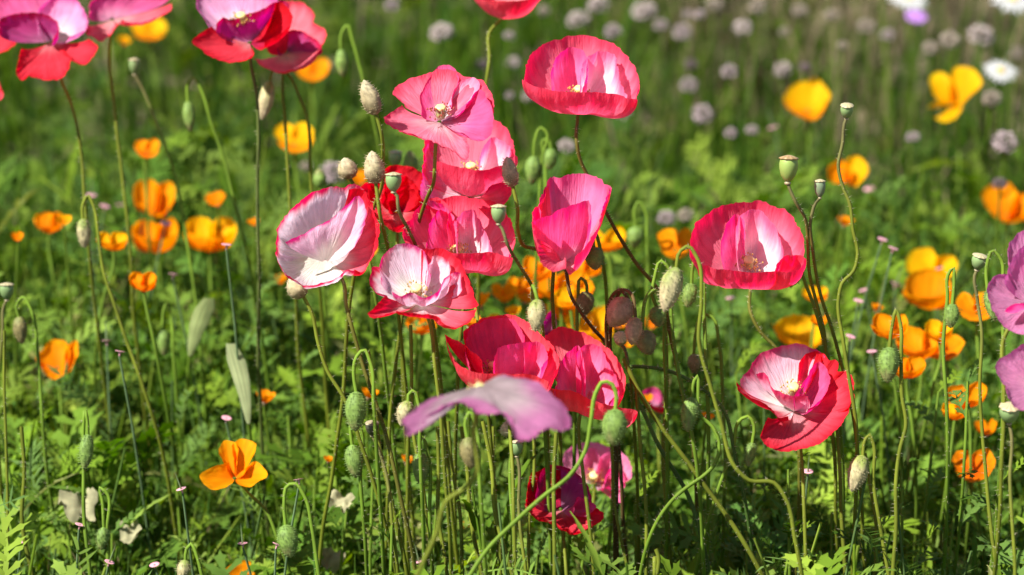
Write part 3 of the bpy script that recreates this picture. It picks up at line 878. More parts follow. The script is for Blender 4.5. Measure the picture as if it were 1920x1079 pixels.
poppy("lilac poppy with one broad red front petal near the top left", 1.88, (455, 40), 38, (468, 80, -15),
      [([(390, 50), (375, 25), (368, 8), (373, -8), (407, -18), (451, -20), (496, -16), (520, 2)], 0.8, 'lilac'),
       ([(404, 52, 15), (418, 34, 15), (440, 37, 15), (462, 30, 15), (485, 20, 15), (513, 5, 12), (530, 0, 10), (540, 12, 10)], 0.9, 'plum'),
       ([(500, 45, 15), (524, 6, 15), (540, 16, 15), (546, 30, 15), (530, 62, 15), (496, 80, 10)], 0.9, 'deep'),
       ([(398, 50), (380, 60), (362, 76), (380, 94), (407, 109), (429, 115), (456, 115), (478, 101), (474, 88)], 0.5, 'red')],
      [(470, 118), (481, 180), (485, 260), (483, 330), (484, 440)], st=(452, 34, 10), stem_col=BROWN * .4 + DARKGREEN * .6)

poppy("ragged red poppy pressed behind the lilac one near the top", 1.93, (545, 65), 38, (535, 98, -15),
      [([(522, 30), (530, 5), (553, 2), (580, 13), (593, 29), (590, 44), (606, 51), (611, 69), (602, 88)], 0.7, 'coral'),
       ([(520, 92), (538, 60), (553, 56), (580, 68), (600, 86), (602, 98)], 0.9, 'plum'),
       ([(603, 90), (585, 120), (553, 133), (522, 136), (496, 124), (473, 107)], 0.6, 'coral'),
       ([(545, 38, 25), (540, 55, 25), (525, 75, 25), (500, 88, 20)], 0.7, 'red')],
      [(530, 140), (535, 240), (545, 400)], ovary=False)

poppy("red pink poppy cut off by the top edge", 1.92, (950, -38), 30, (950, 26),
      [([(886, -40), (900, -85), (950, -98), (1000, -85), (1018, -40)], 0.8, 'coral'),
       ([(884, -30), (905, -8), (950, 2), (995, -5), (1020, -32)], 1.0, 'coral')],
      [(918, 60), (917, 110), (905, 200), (900, 330)], ovary=False)

poppy("red poppy mostly outside the left edge", 2.02, (-30, 60), 40, (-25, 80, -15),
      [([(-60, 60), (-30, 40), (10, 50), (29, 78), (10, 94), (-15, 100), (-50, 95)], 0.5, 'red'),
       ([(-60, 150), (-20, 160), (4, 175), (0, 190), (-30, 195)], 0.3, 'coral')],
      [(-30, 120), (-30, 300)], ovary=False)

poppy("small magenta poppy half hidden behind the leaning stalks", 2.0, (1232, 740), 45, (1232, 765, -10),
      [([(1212, 752), (1208, 735), (1225, 728), (1240, 738), (1245, 755)], 0.7, 'magin'),
       ([(1214, 752), (1228, 762), (1246, 768), (1252, 758), (1246, 745)], 0.8, 'red')],
      [(1234, 800), (1236, 900)], ovary=False)

poppy("small purple poppy behind the cream drooping bud", 1.9, (1032, 600), 45, (1026, 628, -10),
      [([(1014, 618), (1020, 598), (1038, 578), (1043, 590), (1040, 612)], 0.7, 'plum'),
       ([(1012, 612), (1024, 622), (1040, 618)], 0.9, 'plum')],
      [(1026, 660), (1028, 760)], ovary=False)

# ------------------------------------------------------------------ finding words for small things
LAND = [((1090, 140), "the wide salmon bowl poppy"), ((828, 205), "the ruffled pink poppy"), ((740, 365), "the crumpled deep red poppy"),
        ((612, 440), "the red-rimmed facing poppy"), ((865, 440), "the central salmon poppy"), ((1068, 420), "the closed pink cup poppy"),
        ((790, 535), "the red-edged white poppy"), ((1402, 455), "the white-centred rose poppy"), ((1495, 745), "the red and white poppy"),
        ((945, 660), "the coral poppy pair"), ((905, 765), "the mauve foreground petal"), ((1080, 920), "the plum and scarlet poppy"),
        ((1890, 540), "the right edge lilac poppy"), ((90, 70), "the top left mauve poppy"),
        ((450, 60), "the lilac poppy"), ((1787, 175), "the heart-shaped yellow poppy"),
        ((435, 872), "the star-shaped orange poppy"), ((395, 440), "the two-lobed golden poppy"),
        ((1740, 545), "the broad golden poppy"), ((105, 672), "the left edge orange poppy"),
        ((1700, 10), "the top right daisies"), ((950, 5), "the top edge red poppy")]
USED = {}
ORD = ["nearest", "second nearest", "third nearest", "fourth nearest", "fifth nearest", "sixth nearest", "seventh nearest", "eighth nearest",
       "ninth nearest", "tenth nearest", "eleventh nearest", "twelfth nearest"]


def place_words(items, desc):
    """items [(x, y, extra word)] -> one label each, by the nearest landmark and the side it lies on"""
    info = []
    for i, it in enumerate(items):
        x, y = it[0], it[1]
        ds = sorted(((math.hypot(x - l[0][0], y - l[0][1]), k) for k, l in enumerate(LAND)))
        dist, k = ds[0]
        if dist < 12:
            dist, k = ds[1]
        dx, dy = x - LAND[k][0][0], y - LAND[k][0][1]
        side = ("right of" if dx > 0 else "left of") if abs(dx) > abs(dy) else ("below" if dy > 0 else "above")
        info.append((dist, i, k, side))
    groups = {}
    for dist, i, k, side in info:
        groups.setdefault((items[i][2], k, side), []).append((dist, i))
    out = [None] * len(items)
    for (w, k, side), lst in groups.items():
        lst.sort()
        for n, (dist, i) in enumerate(lst):
            o = "" if len(lst) == 1 else (", " + ORD[min(n, 11)])
            out[i] = f"{(w + ' ') if w else ''}{desc} {side} {LAND[k][1]}{o}"
    return out


# ------------------------------------------------------------------ buds
BUDC = {'green': ((0.130, 0.215, 0.040), (0.150, 0.235, 0.045), (0.20, 0.20, 0.07)),
        'tan': ((0.19, 0.24, 0.05), (0.38, 0.33, 0.17), (0.42, 0.34, 0.20)),
        'dry': ((0.20, 0.16, 0.08), (0.36, 0.29, 0.16), (0.40, 0.34, 0.21)),
        'rosy': ((0.30, 0.20, 0.09), (0.42, 0.23, 0.14), (0.34, 0.21, 0.11)),  # reddish brown skin, shade painted in for buds under the flowers
        'dull': ((0.16, 0.17, 0.05), (0.19, 0.16, 0.06), (0.16, 0.13, 0.05))}  # browned green, with the shade on hanging buds put into the colour


def bud(label, kind, A, T, w, stem, D=1.68, hairs=True, scol=GREEN, sr=0.0011, group="poppy buds", back=0):
    stem = back_off(stem, back)
    a = W(A[0], A[1], D); tdir = W(T[0], T[1], D - (6 if D < 1.8 else 0) * D / FX) - a
    Ln = np.linalg.norm(tdir); ax = tdir / Ln
    r = w * 0.5 * D / FX
    P = np.vstack([a + ax * Ln * 0.04, px_path(stem[1:] if len(stem) > 1 else stem, D)])
    P = to_ground(P)
    root = P[-1].copy(); root[2] = 0
    t = thing("poppy_bud", root, label, "poppy bud", group)
    make_stem(t, P, root, sr, 0.0016, scol, hairs=430 if hairs else 0)
    n, m = 28, 16
    z = np.linspace(0, 1, m)
    prof = (np.sin(np.pi * np.clip(z, 0, 1) ** 0.85) ** 0.62)
    prof = np.maximum(prof, 0.03) * (1.0 - 0.10 * z)
    ang = np.linspace(0, 2 * math.pi, n, endpoint=False)
    seed = hash_(label) % 90
    AA, ZZ = np.meshgrid(ang, z, indexing='ij')
    bump = 1 + 0.13 * vn(AA * 3.2, ZZ * 9, seed) + 0.08 * vn(AA * 7, ZZ * 18, seed + 1) - 0.09 * np.exp(-(np.cos(AA - seed) / 0.10) ** 2)
    if kind in ('tan', 'dry'):
        bump += 0.12 * vn(AA * 5, ZZ * 4, seed + 2)
    R = r * prof[None] * bump
    X = np.array([0, 0, 1.0]) if abs(ax[2]) < 0.9 else np.array([1.0, 0, 0])
    X = X - ax * X.dot(ax); X /= np.linalg.norm(X); Y = np.cross(ax, X)
    dirs = np.cos(AA)[..., None] * X + np.sin(AA)[..., None] * Y
    V = a + ax * (ZZ * Ln)[..., None] + dirs * R[..., None]
    c0, c1, c2 = (np.array(c) for c in BUDC[kind])
    wz = ZZ + 0.3 * vn(AA * 2, ZZ * 3, seed)
    col = c0 + (c1 - c0) * sm(wz, 0.12, 0.45)[..., None]; col = col + (c2 - col) * sm(wz, 0.6, 0.95)[..., None]
    col = col * (1 + 0.5 * vn(AA * 6, ZZ * 16, seed + 4))[..., None]
    b = obj("bud", mesh("bud", V.reshape(-1, 3) - root, grid_faces(n, m, True)[:, ::-1], np.clip(col, .01, 1).reshape(-1, 3)), M_BUD, t)
    if hairs:
        k = int(260 * (Ln / 0.02) ** 1.3) if kind == 'green' else int(150 * (Ln / 0.02) ** 1.3)
        i = rng.integers(0, n, k); j = rng.integers(1, m - 1, k)
        Dv = dirs[i, j] + ax * rng.uniform(0.0, 0.5, k)[:, None] + rng.normal(0, .15, (k, 3))
        Dv /= np.linalg.norm(Dv, axis=1)[:, None]
        V2, F2, cc = spikes(V[i, j] - root, Dv, rng.uniform(0.0011, 0.0025, k), 0.00022, np.clip(c1 * 1.35 + 0.05, 0, .6))
        obj("bristles", mesh("bristles", V2, F2, cc), M_HAIR, b, "stuff")
    return t


S_, N_ = 'tan', 'green'
bud("upright pointed tan bud left of the ruffled pink poppy", 'dry', (706, 217), (682, 150), 37, [(706, 215), (715, 250), (718, 300), (716, 350), (704, 384), (690, 420)], 1.66, scol=OLIVE, back=170)
bud("small round tan bud, left of three behind the red-rimmed poppy", 'dry', (657, 337), (645, 296), 38, [(657, 336), (666, 352), (680, 420)], 1.76)
bud("rounded tan bud above the crumpled deep red poppy", 'dry', (705, 346), (697, 283), 39, [(705, 345), (712, 400), (722, 440), (729, 470), (740, 540)], 1.67, scol=OLIVE, back=170)
bud("upright tan bud right of the salmon poppies, on a looped stem", 'dry', (962, 352), (950, 294), 31, [(962, 350), (970, 390), (970, 432), (980, 460), (1006, 468), (1030, 480), (1036, 560)], 1.68, scol=OLIVE, back=150)
bud("rough tan bud tucked under the red-rimmed poppy", 'dry', (570, 558), (543, 520), 42, [(568, 557), (585, 590), (595, 640), (612, 692), (645, 745), (680, 840)], 1.69, scol=OLIVE)
bud("large striped cream bud hanging left of the rose poppy", 'tan', (1269, 500), (1245, 586), 43, [(1268, 500), (1275, 472), (1290, 462), (1306, 482), (1315, 560), (1310, 640), (1330, 720), (1350, 790), (1380, 880), (1402, 900), (1450, 905), (1472, 935), (1490, 1010)], 1.61, scol=OLIVE)
bud("round green bud below the striped cream bud", 'green', (1231, 574), (1236, 614), 34, [(1232, 576), (1224, 556), (1228, 520), (1240, 490), (1252, 500), (1256, 540), (1260, 620), (1272, 700), (1292, 790)], 1.69)
bud("small green bud behind the hooked stem left of the rose poppy", 'green', (1297, 531), (1288, 577), 28, [(1297, 532), (1299, 500), (1304, 482), (1313, 500), (1320, 600), (1326, 720)], 1.72)
bud("plump rosy brown bud hanging in the shade of the pink cup", 'rosy', (1180, 560), (1143, 613), 52, [(1178, 563), (1172, 552), (1158, 556), (1148, 590), (1143, 640), (1150, 740)], 1.67, hairs=True, scol=BROWN, back=220)
bud("narrow brown bud hanging from a dark hooped stem", 'rosy', (1192, 594), (1184, 648), 33, [(1192, 594), (1188, 562), (1170, 544), (1149, 553), (1138, 590), (1138, 650), (1148, 760)], 1.655, hairs=True, scol=BROWN, back=240)
bud("round dark bud lowest in the shaded bud cluster", 'dull', (1204, 620), (1220, 666), 40, [(1205, 622), (1206, 590), (1213, 556), (1228, 545), (1240, 562), (1246, 660)], 1.67, hairs=True, back=100)
bud("round dark green bud under the pink cup", 'green', (1113, 463), (1117, 507), 37, [(1113, 466), (1112, 448), (1118, 440), (1126, 470), (1134, 520), (1138, 590)], 1.70, back=200)
bud("blurred green bud in the grass right of the pink cup", 'green', (1192, 424), (1190, 466), 33, [(1192, 425), (1190, 392), (1198, 378), (1208, 392), (1212, 450), (1214, 560)], 2.05, hairs=False)
bud("cream drooping bud above the coral poppy pair", 'tan', (1008, 560), (1004, 623), 35, [(1008, 560), (1004, 548), (998, 548), (1000, 580), (1012, 680)], 1.62, back=260)
bud("dark bud in shade below the closed pink cup", 'dull', (1101, 546), (1093, 594), 34, [(1100, 548), (1098, 528), (1090, 522), (1084, 560), (1082, 640)], 1.76, hairs=True)
bud("fuzzy green bud hanging from a bright arching stem in front", 'green', (1154, 766), (1150, 837), 48, [(1154, 768), (1155, 737), (1145, 718), (1130, 716), (1118, 735), (1108, 790), (1098, 845), (1070, 890), (1020, 930), (960, 985), (915, 1030), (880, 1079)], 1.56, scol=GREEN * 1.1, sr=0.00115)
bud("bristly green bud hanging on an s-shaped stem below centre right", 'green', (1298, 744), (1288, 810), 35, [(1298, 745), (1303, 712), (1307, 706), (1309, 740), (1313, 780), (1335, 800), (1348, 830), (1340, 870), (1315, 895), (1292, 910)], 1.68)
bud("small dark bud on a hooped stem below the rose poppy", 'dull', (1301, 663), (1302, 702), 25, [(1302, 662), (1306, 620), (1318, 590), (1335, 595), (1348, 640), (1355, 720), (1358, 820)], 1.78, hairs=True)
bud("slim green bud hanging left of the drooping red petal", 'green', (1411, 829), (1402, 876), 22, [(1411, 830), (1413, 796), (1403, 781), (1390, 786), (1375, 840), (1350, 910)], 1.72)
bud("cream bud hanging below right of the red and white poppy", 'tan', (1619, 853), (1597, 923), 40, [(1618, 855), (1622, 826), (1630, 815), (1637, 830), (1638, 900), (1650, 990), (1665, 1079)], 1.68, scol=OLIVE)
bud("spiny green bud hanging on a bent stem right of the red and white poppy", 'green', (1668, 650), (1664, 719), 41, [(1667, 652), (1672, 615), (1681, 582), (1687, 600), (1690, 680), (1690, 740), (1698, 800), (1688, 840), (1680, 900), (1680, 1000), (1675, 1079)], 1.66, scol=OLIVE)
bud("small green bud in front of the golden poppies at the right", 'green', (1786, 569), (1782, 616), 28, [(1785, 570), (1789, 522), (1787, 502), (1780, 510), (1776, 560), (1770, 640), (1776, 760)], 1.72)
bud("long green bud against the lilac poppy at the right edge", 'green', (1851, 543), (1866, 604), 24, [(1852, 545), (1850, 500), (1862, 470), (1873, 480), (1878, 560), (1881, 700)], 1.65)
bud("rough green bud under the right lip of the rose poppy", 'green', (1492, 506), (1477, 538), 31, [(1490, 510), (1500, 500), (1506, 520), (1525, 570), (1545, 640)], 1.74)
bud("big bristly green bud left of the coral poppy pair", 'green', (668, 733), (666, 810), 42, [(668, 735), (663, 700), (668, 670), (682, 656), (694, 680), (700, 760)], 1.66)
bud("lime green bud directly below the big bristly one", 'green', (660, 833), (668, 897), 35, [(660, 835), (657, 800), (660, 782), (668, 790), (676, 900)], 1.70)
bud("spiny green bud hanging at the bottom left of centre", 'green', (535, 983), (545, 1047), 41, [(535, 985), (533, 940), (540, 910), (552, 907), (570, 930), (585, 990), (598, 1079)], 1.66)
bud("slender bristly bud behind its own straight stem at lower left", 'green', (165, 813), (158, 882), 28, [(165, 815), (163, 785), (159, 768), (157, 790), (156, 880), (158, 960), (168, 1079)], 1.72)
bud("dark green bud at the bottom left, right of the slender one", 'green', (195, 988), (190, 1032), 24, [(195, 990), (190, 930), (186, 915), (195, 920), (200, 1000), (203, 1079)], 1.74)
bud("cream bud cut by the bottom edge at left", 'tan', (348, 1049), (340, 1092), 26, [(348, 1050), (350, 1030), (358, 1020), (368, 1040), (378, 1079)], 1.70)
bud("greyish bud hanging from a hooked stem at the left", 'tan', (155, 409), (160, 466), 27, [(155, 410), (155, 385), (165, 367), (175, 385), (185, 440), (195, 510), (215, 570), (238, 640), (262, 710)], 1.88, hairs=True, scol=OLIVE)
bud("pale tan bud hanging below the ragged red poppy", 'tan', (507, 150), (491, 226), 30, [(505, 150), (512, 132), (522, 125), (540, 140), (560, 180), (575, 220), (582, 320)], 1.92, hairs=False, scol=OLIVE)
bud("small green bud on a hooked stem below the lilac poppy", 'green', (352, 189), (357, 249), 25, [(352, 190), (353, 156), (362, 145), (375, 165), (395, 230), (420, 300), (445, 400)], 2.02, hairs=False)
bud("blurred green bud right of the ragged red poppy", 'green', (639, 92), (643, 146), 26, [(638, 92), (641, 62), (650, 48), (662, 80), (676, 130), (692, 190)], 2.06, hairs=False)
bud("left bud of the blurred pair behind the salmon bowl poppy", 'green', (1001, 292), (997, 347), 31, [(1000, 295), (1004, 260), (1014, 240), (1022, 245), (1016, 300), (1010, 400)], 1.98, hairs=False)
bud("right bud of the blurred pair behind the salmon bowl poppy", 'green', (1033, 278), (1030, 320), 28, [(1032, 280), (1028, 262), (1020, 262), (1022, 300), (1026, 400)], 2.02, hairs=False)
bud("small dull bud among the leaves right of the orange poppy at left", 'green', (306, 617), (308, 669), 25, [(306, 618), (307, 582), (313, 568), (320, 590), (326, 680)], 2.0, hairs=False)
bud("dark bud hanging under the mauve foreground petal", 'dull', (876, 819), (884, 880), 36, [(875, 820), (873, 788), (882, 772), (892, 800), (900, 900)], 1.56, hairs=True)
bud("cream bud at the left tip of the mauve foreground petal", 'tan', (766, 751), (752, 800), 32, [(765, 752), (768, 736), (776, 732), (783, 750), (787, 840)], 1.66)
bud("round yellowish bud just below the mauve foreground petal", 'tan', (958, 819), (948, 791), 34, [(958, 818), (957, 900), (962, 1000)], 1.70)
bud("half shaded green bud below the left end of the mauve petal", 'green', (789, 848), (790, 910), 34, [(789, 850), (786, 830), (792, 820), (800, 840), (806, 960)], 1.70)
bud("dark drooping bud at the left edge below the seed capsule", 'dull', (35, 593), (41, 646), 27, [(35, 595), (31, 572), (44, 557), (57, 578), (70, 660), (80, 800)], 1.88, hairs=True)
bud("green upright bud behind the red-rimmed poppy", 'green', (601, 353), (598, 316), 26, [(601, 353), (603, 380), (606, 480)], 2.05, hairs=False)
bud("lime bud behind the stems under the ruffled pink poppy", 'green', (772, 330), (768, 282), 30, [(772, 330), (773, 360), (775, 470)], 1.98, hairs=False)


# ------------------------------------------------------------------ seed capsules
def capsule(label, x, y, w, h, stem, D=1.68, lean=(0, 0), ccol=(0.16, 0.24, 0.09), scol=OLIVE, lid=(0.42, 0.36, 0.20), face=0.12, hairs=430, back=0):
    stem = back_off(stem, back)
    s = D / FX
    up = px_dir((lean[0], -1.0, face + lean[1]))
    bot = W(x, y + h * 0.5, D)
    P = np.vstack([bot - up * 0.0005, px_path(stem, D)])
    P = to_ground(P)
    root = P[-1].copy(); root[2] = 0
    t = thing("seed_capsule", root, label, "seed capsule", "poppy seed capsules")
    make_stem(t, P, root, 0.0010, 0.0016, scol, hairs=hairs, top=np.array([0.12, 0.11, 0.04]))
    R = np.array(frame_from(up).to_3x3())
    r = w * 0.5 * s; H = h * s
    def tw(V): return V @ R.T + bot - root
    V, F, c = lathe([(r * .22, 0), (r * .45, H * .06), (r * .80, H * .25), (r * .98, H * .50), (r, H * .66), (r * .93, H * .80), (r * .86, H * .86)], 20, ccol, 10, 0.012)
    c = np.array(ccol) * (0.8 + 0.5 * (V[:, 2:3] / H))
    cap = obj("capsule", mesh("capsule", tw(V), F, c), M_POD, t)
    V, F, c = lathe([(r * .86, H * .83), (r * 1.06, H * .86), (r * 1.02, H * .90), (r * .6, H * .955), (r * .2, H), (r * .01, H)], 30, lid, 10, 0.045)
    a = np.arctan2(V[:, 1], V[:, 0])
    c = np.array(lid) * (0.75 + 0.4 * (np.cos(a * 10) > 0.2))[:, None]
    obj("lid", mesh("lid", tw(V), F, c), M_POD, cap)
    V, F, c = lathe([(r * .18, -H * .12), (r * .34, -H * .10), (r * .36, -H * .03), (r * .20, H * .01)], 12, (0.30, 0.25, 0.14))
    obj("collar", mesh("collar", tw(V), F, c), M_POD, t)


capsule("green seed capsule in front of the crumpled deep red poppy", 738, 341, 30, 36, [(741, 362), (746, 388), (765, 430), (782, 465), (800, 540)], 1.66, back=200)
capsule("green seed capsule in front of the salmon poppy in the centre", 935, 401, 28, 36, [(938, 424), (950, 455), (975, 500), (998, 540), (1014, 600), (1020, 680)], 1.63, back=260)
capsule("large smooth green seed capsule above the rose poppy", 1477, 316, 35, 50, [(1479, 350), (1490, 375), (1510, 410), (1515, 450), (1518, 510), (1530, 560), (1545, 620), (1549, 700), (1560, 800)], 1.69, lean=(.04, 0), ccol=(0.22, 0.30, 0.07), lid=(.34, .22, .10), back=180)
capsule("small bluish seed capsule right of the large smooth one", 1537, 353, 21, 34, [(1534, 374), (1521, 408), (1524, 470), (1536, 540), (1562, 620), (1588, 720)], 1.70, ccol=(.15, .2, .11), back=120)
capsule("tiny seed capsule high on a wavy hairy stem", 1587, 207, 24, 29, [(1585, 227), (1580, 270), (1572, 310), (1580, 350), (1592, 380), (1598, 430), (1608, 480), (1600, 510), (1580, 530), (1573, 560), (1582, 640), (1600, 760)], 1.68, face=.5)
capsule("tilted seed capsule beside the lilac poppy at the right edge", 1832, 490, 29, 31, [(1829, 512), (1832, 560), (1840, 620), (1837, 720), (1850, 900), (1868, 1079)], 1.67, lean=(.2, 0), face=.35)
capsule("broad rayed seed capsule below the lower lilac poppy", 1891, 773, 38, 38, [(1893, 800), (1893, 900), (1903, 1079)], 1.60, face=.5, scol=OLIVE * 1.2)
capsule("pale seed capsule showing its rayed lid beside the shaded buds", 1163, 631, 25, 25, [(1167, 648), (1178, 690), (1186, 760)], 1.71, face=1.6, lid=(.5, .48, .22), back=100)
capsule("green seed capsule under the mauve foreground petal", 969, 840, 23, 30, [(970, 860), (973, 950), (986, 1079)], 1.68, lid=(.5, .42, .25))
capsule("blurred seed capsule left of the salmon poppy behind", 742, 297, 25, 30, [(743, 318), (745, 380), (748, 480)], 1.98, hairs=0)
capsule("seed capsule at the left edge above an orange petal", 13, 546, 27, 32, [(10, 568), (5, 620), (-2, 700)], 1.86, hairs=200)
capsule("dark seed capsule beside the big bristly bud", 698, 802, 25, 28, [(702, 825), (722, 880), (735, 980)], 1.68, ccol=(.05, .05, .03), face=.4, lid=(.3, .26, .15))
capsule("small pale seed head on a thick stem at upper left", 252, 124, 20, 30, [(258, 150), (292, 230), (328, 330), (346, 430), (366, 570), (372, 640)], 2.05, hairs=0, scol=GREEN * 1.1)


# ------------------------------------------------------------------ bare stalks
def stalk(label, pts, D, col=OLIVE, r=0.0011):
    P = to_ground(px_path(pts, D))
    root = P[-1].copy(); root[2] = 0
    t = thing("poppy_stalk", root, label, "plant stalk", "bare poppy stalks")
    make_stem(t, P, root, r, r * 1.3, col, hairs=480)


stalk("dark hairy stalk leaning right from the coral poppy pair", [(1172, 688), (1200, 688), (1260, 698), (1310, 725), (1350, 760), (1380, 860)], 1.72, DARKGREEN)
stalk("thick hairy stalk leaning down right, upper one of the leaning pair", [(1170, 672), (1195, 728), (1240, 800), (1300, 880), (1370, 980), (1430, 1079)], 1.70, OLIVE * .9, 0.0014)
stalk("hairy stalk leaning down right, lower one of the leaning pair", [(1176, 720), (1205, 770), (1232, 830), (1290, 930), (1330, 1079)], 1.74, DARKGREEN, 0.0013)
stalk("straight stalk right of the fuzzy hanging bud", [(1193, 730), (1200, 820), (1208, 900), (1212, 1079)], 1.70, OLIVE)
for i, (x0, y0, x1, y1, D_) in enumerate([(840, 790, 868, 1079, 1.72), (925, 800, 938, 1079, 1.73), (1000, 790, 990, 1079, 1.75), (1043, 812, 1040, 1079, 1.66),
                                      (770, 610, 790, 900, 1.72), (690, 660, 740, 960, 1.71), (1248, 610, 1255, 1000, 1.76), (1622, 850, 1640, 1079, 1.74),
                                      (1570, 800, 1585, 1079, 1.75), (8, 620, 15, 1079, 1.78), (40, 800, 60, 1079, 1.78), (1150, 745, 1180, 1079, 1.73),
                                      (905, 790, 960, 1079, 1.71), (865, 800, 905, 1079, 1.74), (1230, 1030, 1228, 1079, 1.64), (820, 800, 838, 1079, 1.70)]):
    lab = ["straight stalk below the left half of the mauve petal", "thin upright stalk below the middle of the mauve petal", "straight stalk below the right half of the mauve petal",
           "nodded stalk crossing the plum and scarlet poppy", "stalk running down from under the white poppy", "stalk sloping down beside the big bristly bud",
           "upright stalk left of the bristly s-stemmed bud", "hairy upright stalk left of the cream hanging bud at right", "upright stalk right below the drooping red petal",
           "upright stalk along the left edge", "slightly bent stalk near the bottom left corner", "stalk crossing in front of the small pale pink poppy",
           "stalk sloping right below the mauve petal", "second stalk sloping right below the mauve petal", "cut stalk tip rising at the bottom centre right",
           "stalk below the left tip of the mauve petal"][i]
    xm = (x0 + x1) / 2 + rnd.uniform(-14, 14)
    stalk(lab, [(x0, y0), ((x0 + xm) / 2 + rnd.uniform(-6, 6), y0 + (y1 - y0) * .3), (xm, (y0 + y1) / 2 + 30), (x1, y1)], D_, OLIVE * rnd.uniform(.8, 1.2), rnd.uniform(.0009, .0013))

# ------------------------------------------------------------------ golden poppies
GOLD_G = "golden poppies among the leaves"


def gold_traced(label, D, c, tilt, base, petals, stem):
    return poppy(label, D, c, tilt, base, petals, stem, group=GOLD_G, name="golden_poppy", wr=.7, ruff=.7, hairs=0, mat=M_GOLD, ovary=False, stem_col=GREEN * .8, stem_r=.0011)


gold_traced("star-shaped orange poppy with four spread petals at lower left", 1.80, (438, 870), 38, (440, 897, -8),
            [([(428, 880), (412, 840), (422, 826), (436, 828), (444, 868)], .4, 'orange'), ([(440, 860), (441, 830), (455, 822), (476, 828), (474, 854), (459, 884)], .4, 'orange'),
             ([(430, 868), (395, 878), (374, 892), (380, 905), (397, 918), (420, 912), (434, 903)], .3, 'orange'), ([(462, 880), (480, 866), (493, 876), (497, 898), (485, 904), (468, 914), (448, 908)], .3, 'orange')],
            [(460, 920), (500, 960), (520, 1010)])
gold_traced("heart-shaped yellow poppy with a separate lower petal at upper right", 2.55, (1790, 175), 45, (1792, 194, -8),
            [([(1760, 190), (1742, 165), (1745, 143), (1760, 135), (1778, 145), (1790, 180)], .4, 'yellow'), ([(1780, 180), (1781, 145), (1792, 128), (1812, 125), (1836, 142), (1840, 157), (1824, 172), (1804, 192)], .4, 'yellow'),
             ([(1740, 202), (1750, 193), (1778, 190), (1801, 196), (1796, 215), (1775, 229), (1752, 222)], .3, 'yellow')], [(1795, 240), (1800, 330)])
gold_traced("golden poppy shaped like a ragged disc left of the tiny capsule", 2.6, (1512, 185), 45, (1514, 208, -8),
            [([(1474, 200), (1470, 180), (1486, 160), (1512, 150), (1528, 145), (1545, 160), (1556, 178), (1540, 205)], .5, 'yellow'), ([(1472, 185), (1482, 205), (1500, 218), (1525, 224), (1543, 208), (1552, 185)], .6, 'orange')], [(1516, 240), (1520, 330)])
gold_traced("two-lobed golden cup poppy at the left", 2.2, (395, 432), 30, (393, 470, -8),
            [([(350, 445), (351, 420), (368, 408), (388, 410), (400, 425), (398, 455)], .9, 'yellow'), ([(392, 450), (398, 418), (412, 407), (432, 410), (443, 425), (437, 447)], .9, 'yellow'),
             ([(350, 436), (372, 444), (395, 447), (418, 446), (441, 432)], 1.0, 'orange')], [(394, 500), (400, 600)])  # deeper orange front petal paints shading on the outside of the cup
gold_traced("orange cup poppy touching the two-lobed golden one", 2.25, (292, 432), 30, (292, 472, -8),
            [([(250, 448), (250, 425), (268, 412), (290, 418), (298, 440)], .9, 'orange'), ([(290, 440), (300, 418), (322, 408), (334, 425), (326, 448)], .9, 'orange'), ([(252, 436), (270, 446), (295, 450), (328, 440)], 1.0, 'orange')], [(293, 500), (296, 620)])
gold_traced("orange poppy with rounded lobes above the two-lobed golden one", 2.3, (287, 365), 38, (290, 396, -8),
            [([(252, 385), (249, 362), (258, 342), (282, 336), (298, 350), (296, 385)], .7, 'orange'), ([(290, 375), (300, 346), (316, 341), (327, 358), (322, 380), (306, 400)], .7, 'orange'), ([(252, 375), (272, 388), (290, 402), (312, 396), (324, 375)], .7, 'orange')], [(292, 420), (300, 520)])
gold_traced("broad golden bowl poppy among the group at the right", 2.15, (1740, 535), 38, (1745, 578, -8),
            [([(1693, 550), (1705, 520), (1735, 505), (1765, 508), (1784, 530), (1782, 560)], .8, 'orange'), ([(1692, 545), (1715, 556), (1745, 558), (1770, 552), (1786, 540)], .9, 'orange')], [(1746, 600), (1750, 700)])
gold_traced("yellow double-lobed poppy at the back of the right group", 2.25, (1745, 490), 40, (1748, 515, -8),
            [([(1702, 508), (1700, 490), (1715, 470), (1742, 464), (1755, 480), (1752, 512)], .6, 'yellow'), ([(1748, 512), (1758, 482), (1780, 478), (1796, 492), (1790, 515)], .6, 'yellow')], [(1750, 540), (1752, 640)])
gold_traced("golden poppy with a notched rim above the red and white poppy", 2.1, (1497, 610), 34, (1500, 645, -8),
            [([(1450, 612), (1465, 598), (1490, 590), (1520, 594), (1540, 612), (1543, 635)], .8, 'yellow'), ([(1448, 605), (1462, 628), (1495, 640), (1525, 645), (1542, 630)], .9, 'orange')], [(1502, 670), (1505, 760)])
gold_traced("ragged orange poppy near the left edge", 2.05, (108, 665), 42, (108, 690, -8),
            [([(75, 690), (66, 676), (80, 655), (100, 636), (122, 640), (132, 660), (125, 690)], .5, 'orange'), ([(72, 672), (85, 700), (100, 712), (120, 704), (140, 690)], .5, 'orange'), ([(122, 690), (128, 650), (142, 638), (147, 660), (134, 690)], .6, 'orange')], [(112, 730), (118, 800)])
gold_traced("orange poppy cut by the bottom edge at left", 1.85, (455, 1062), 40, (458, 1085, -8),
            [([(415, 1080), (432, 1062), (452, 1053), (478, 1058), (485, 1070)], .6, 'orange'), ([(414, 1076), (440, 1082), (470, 1082), (486, 1072)], .8, 'orange')], [(460, 1110), (462, 1150)])
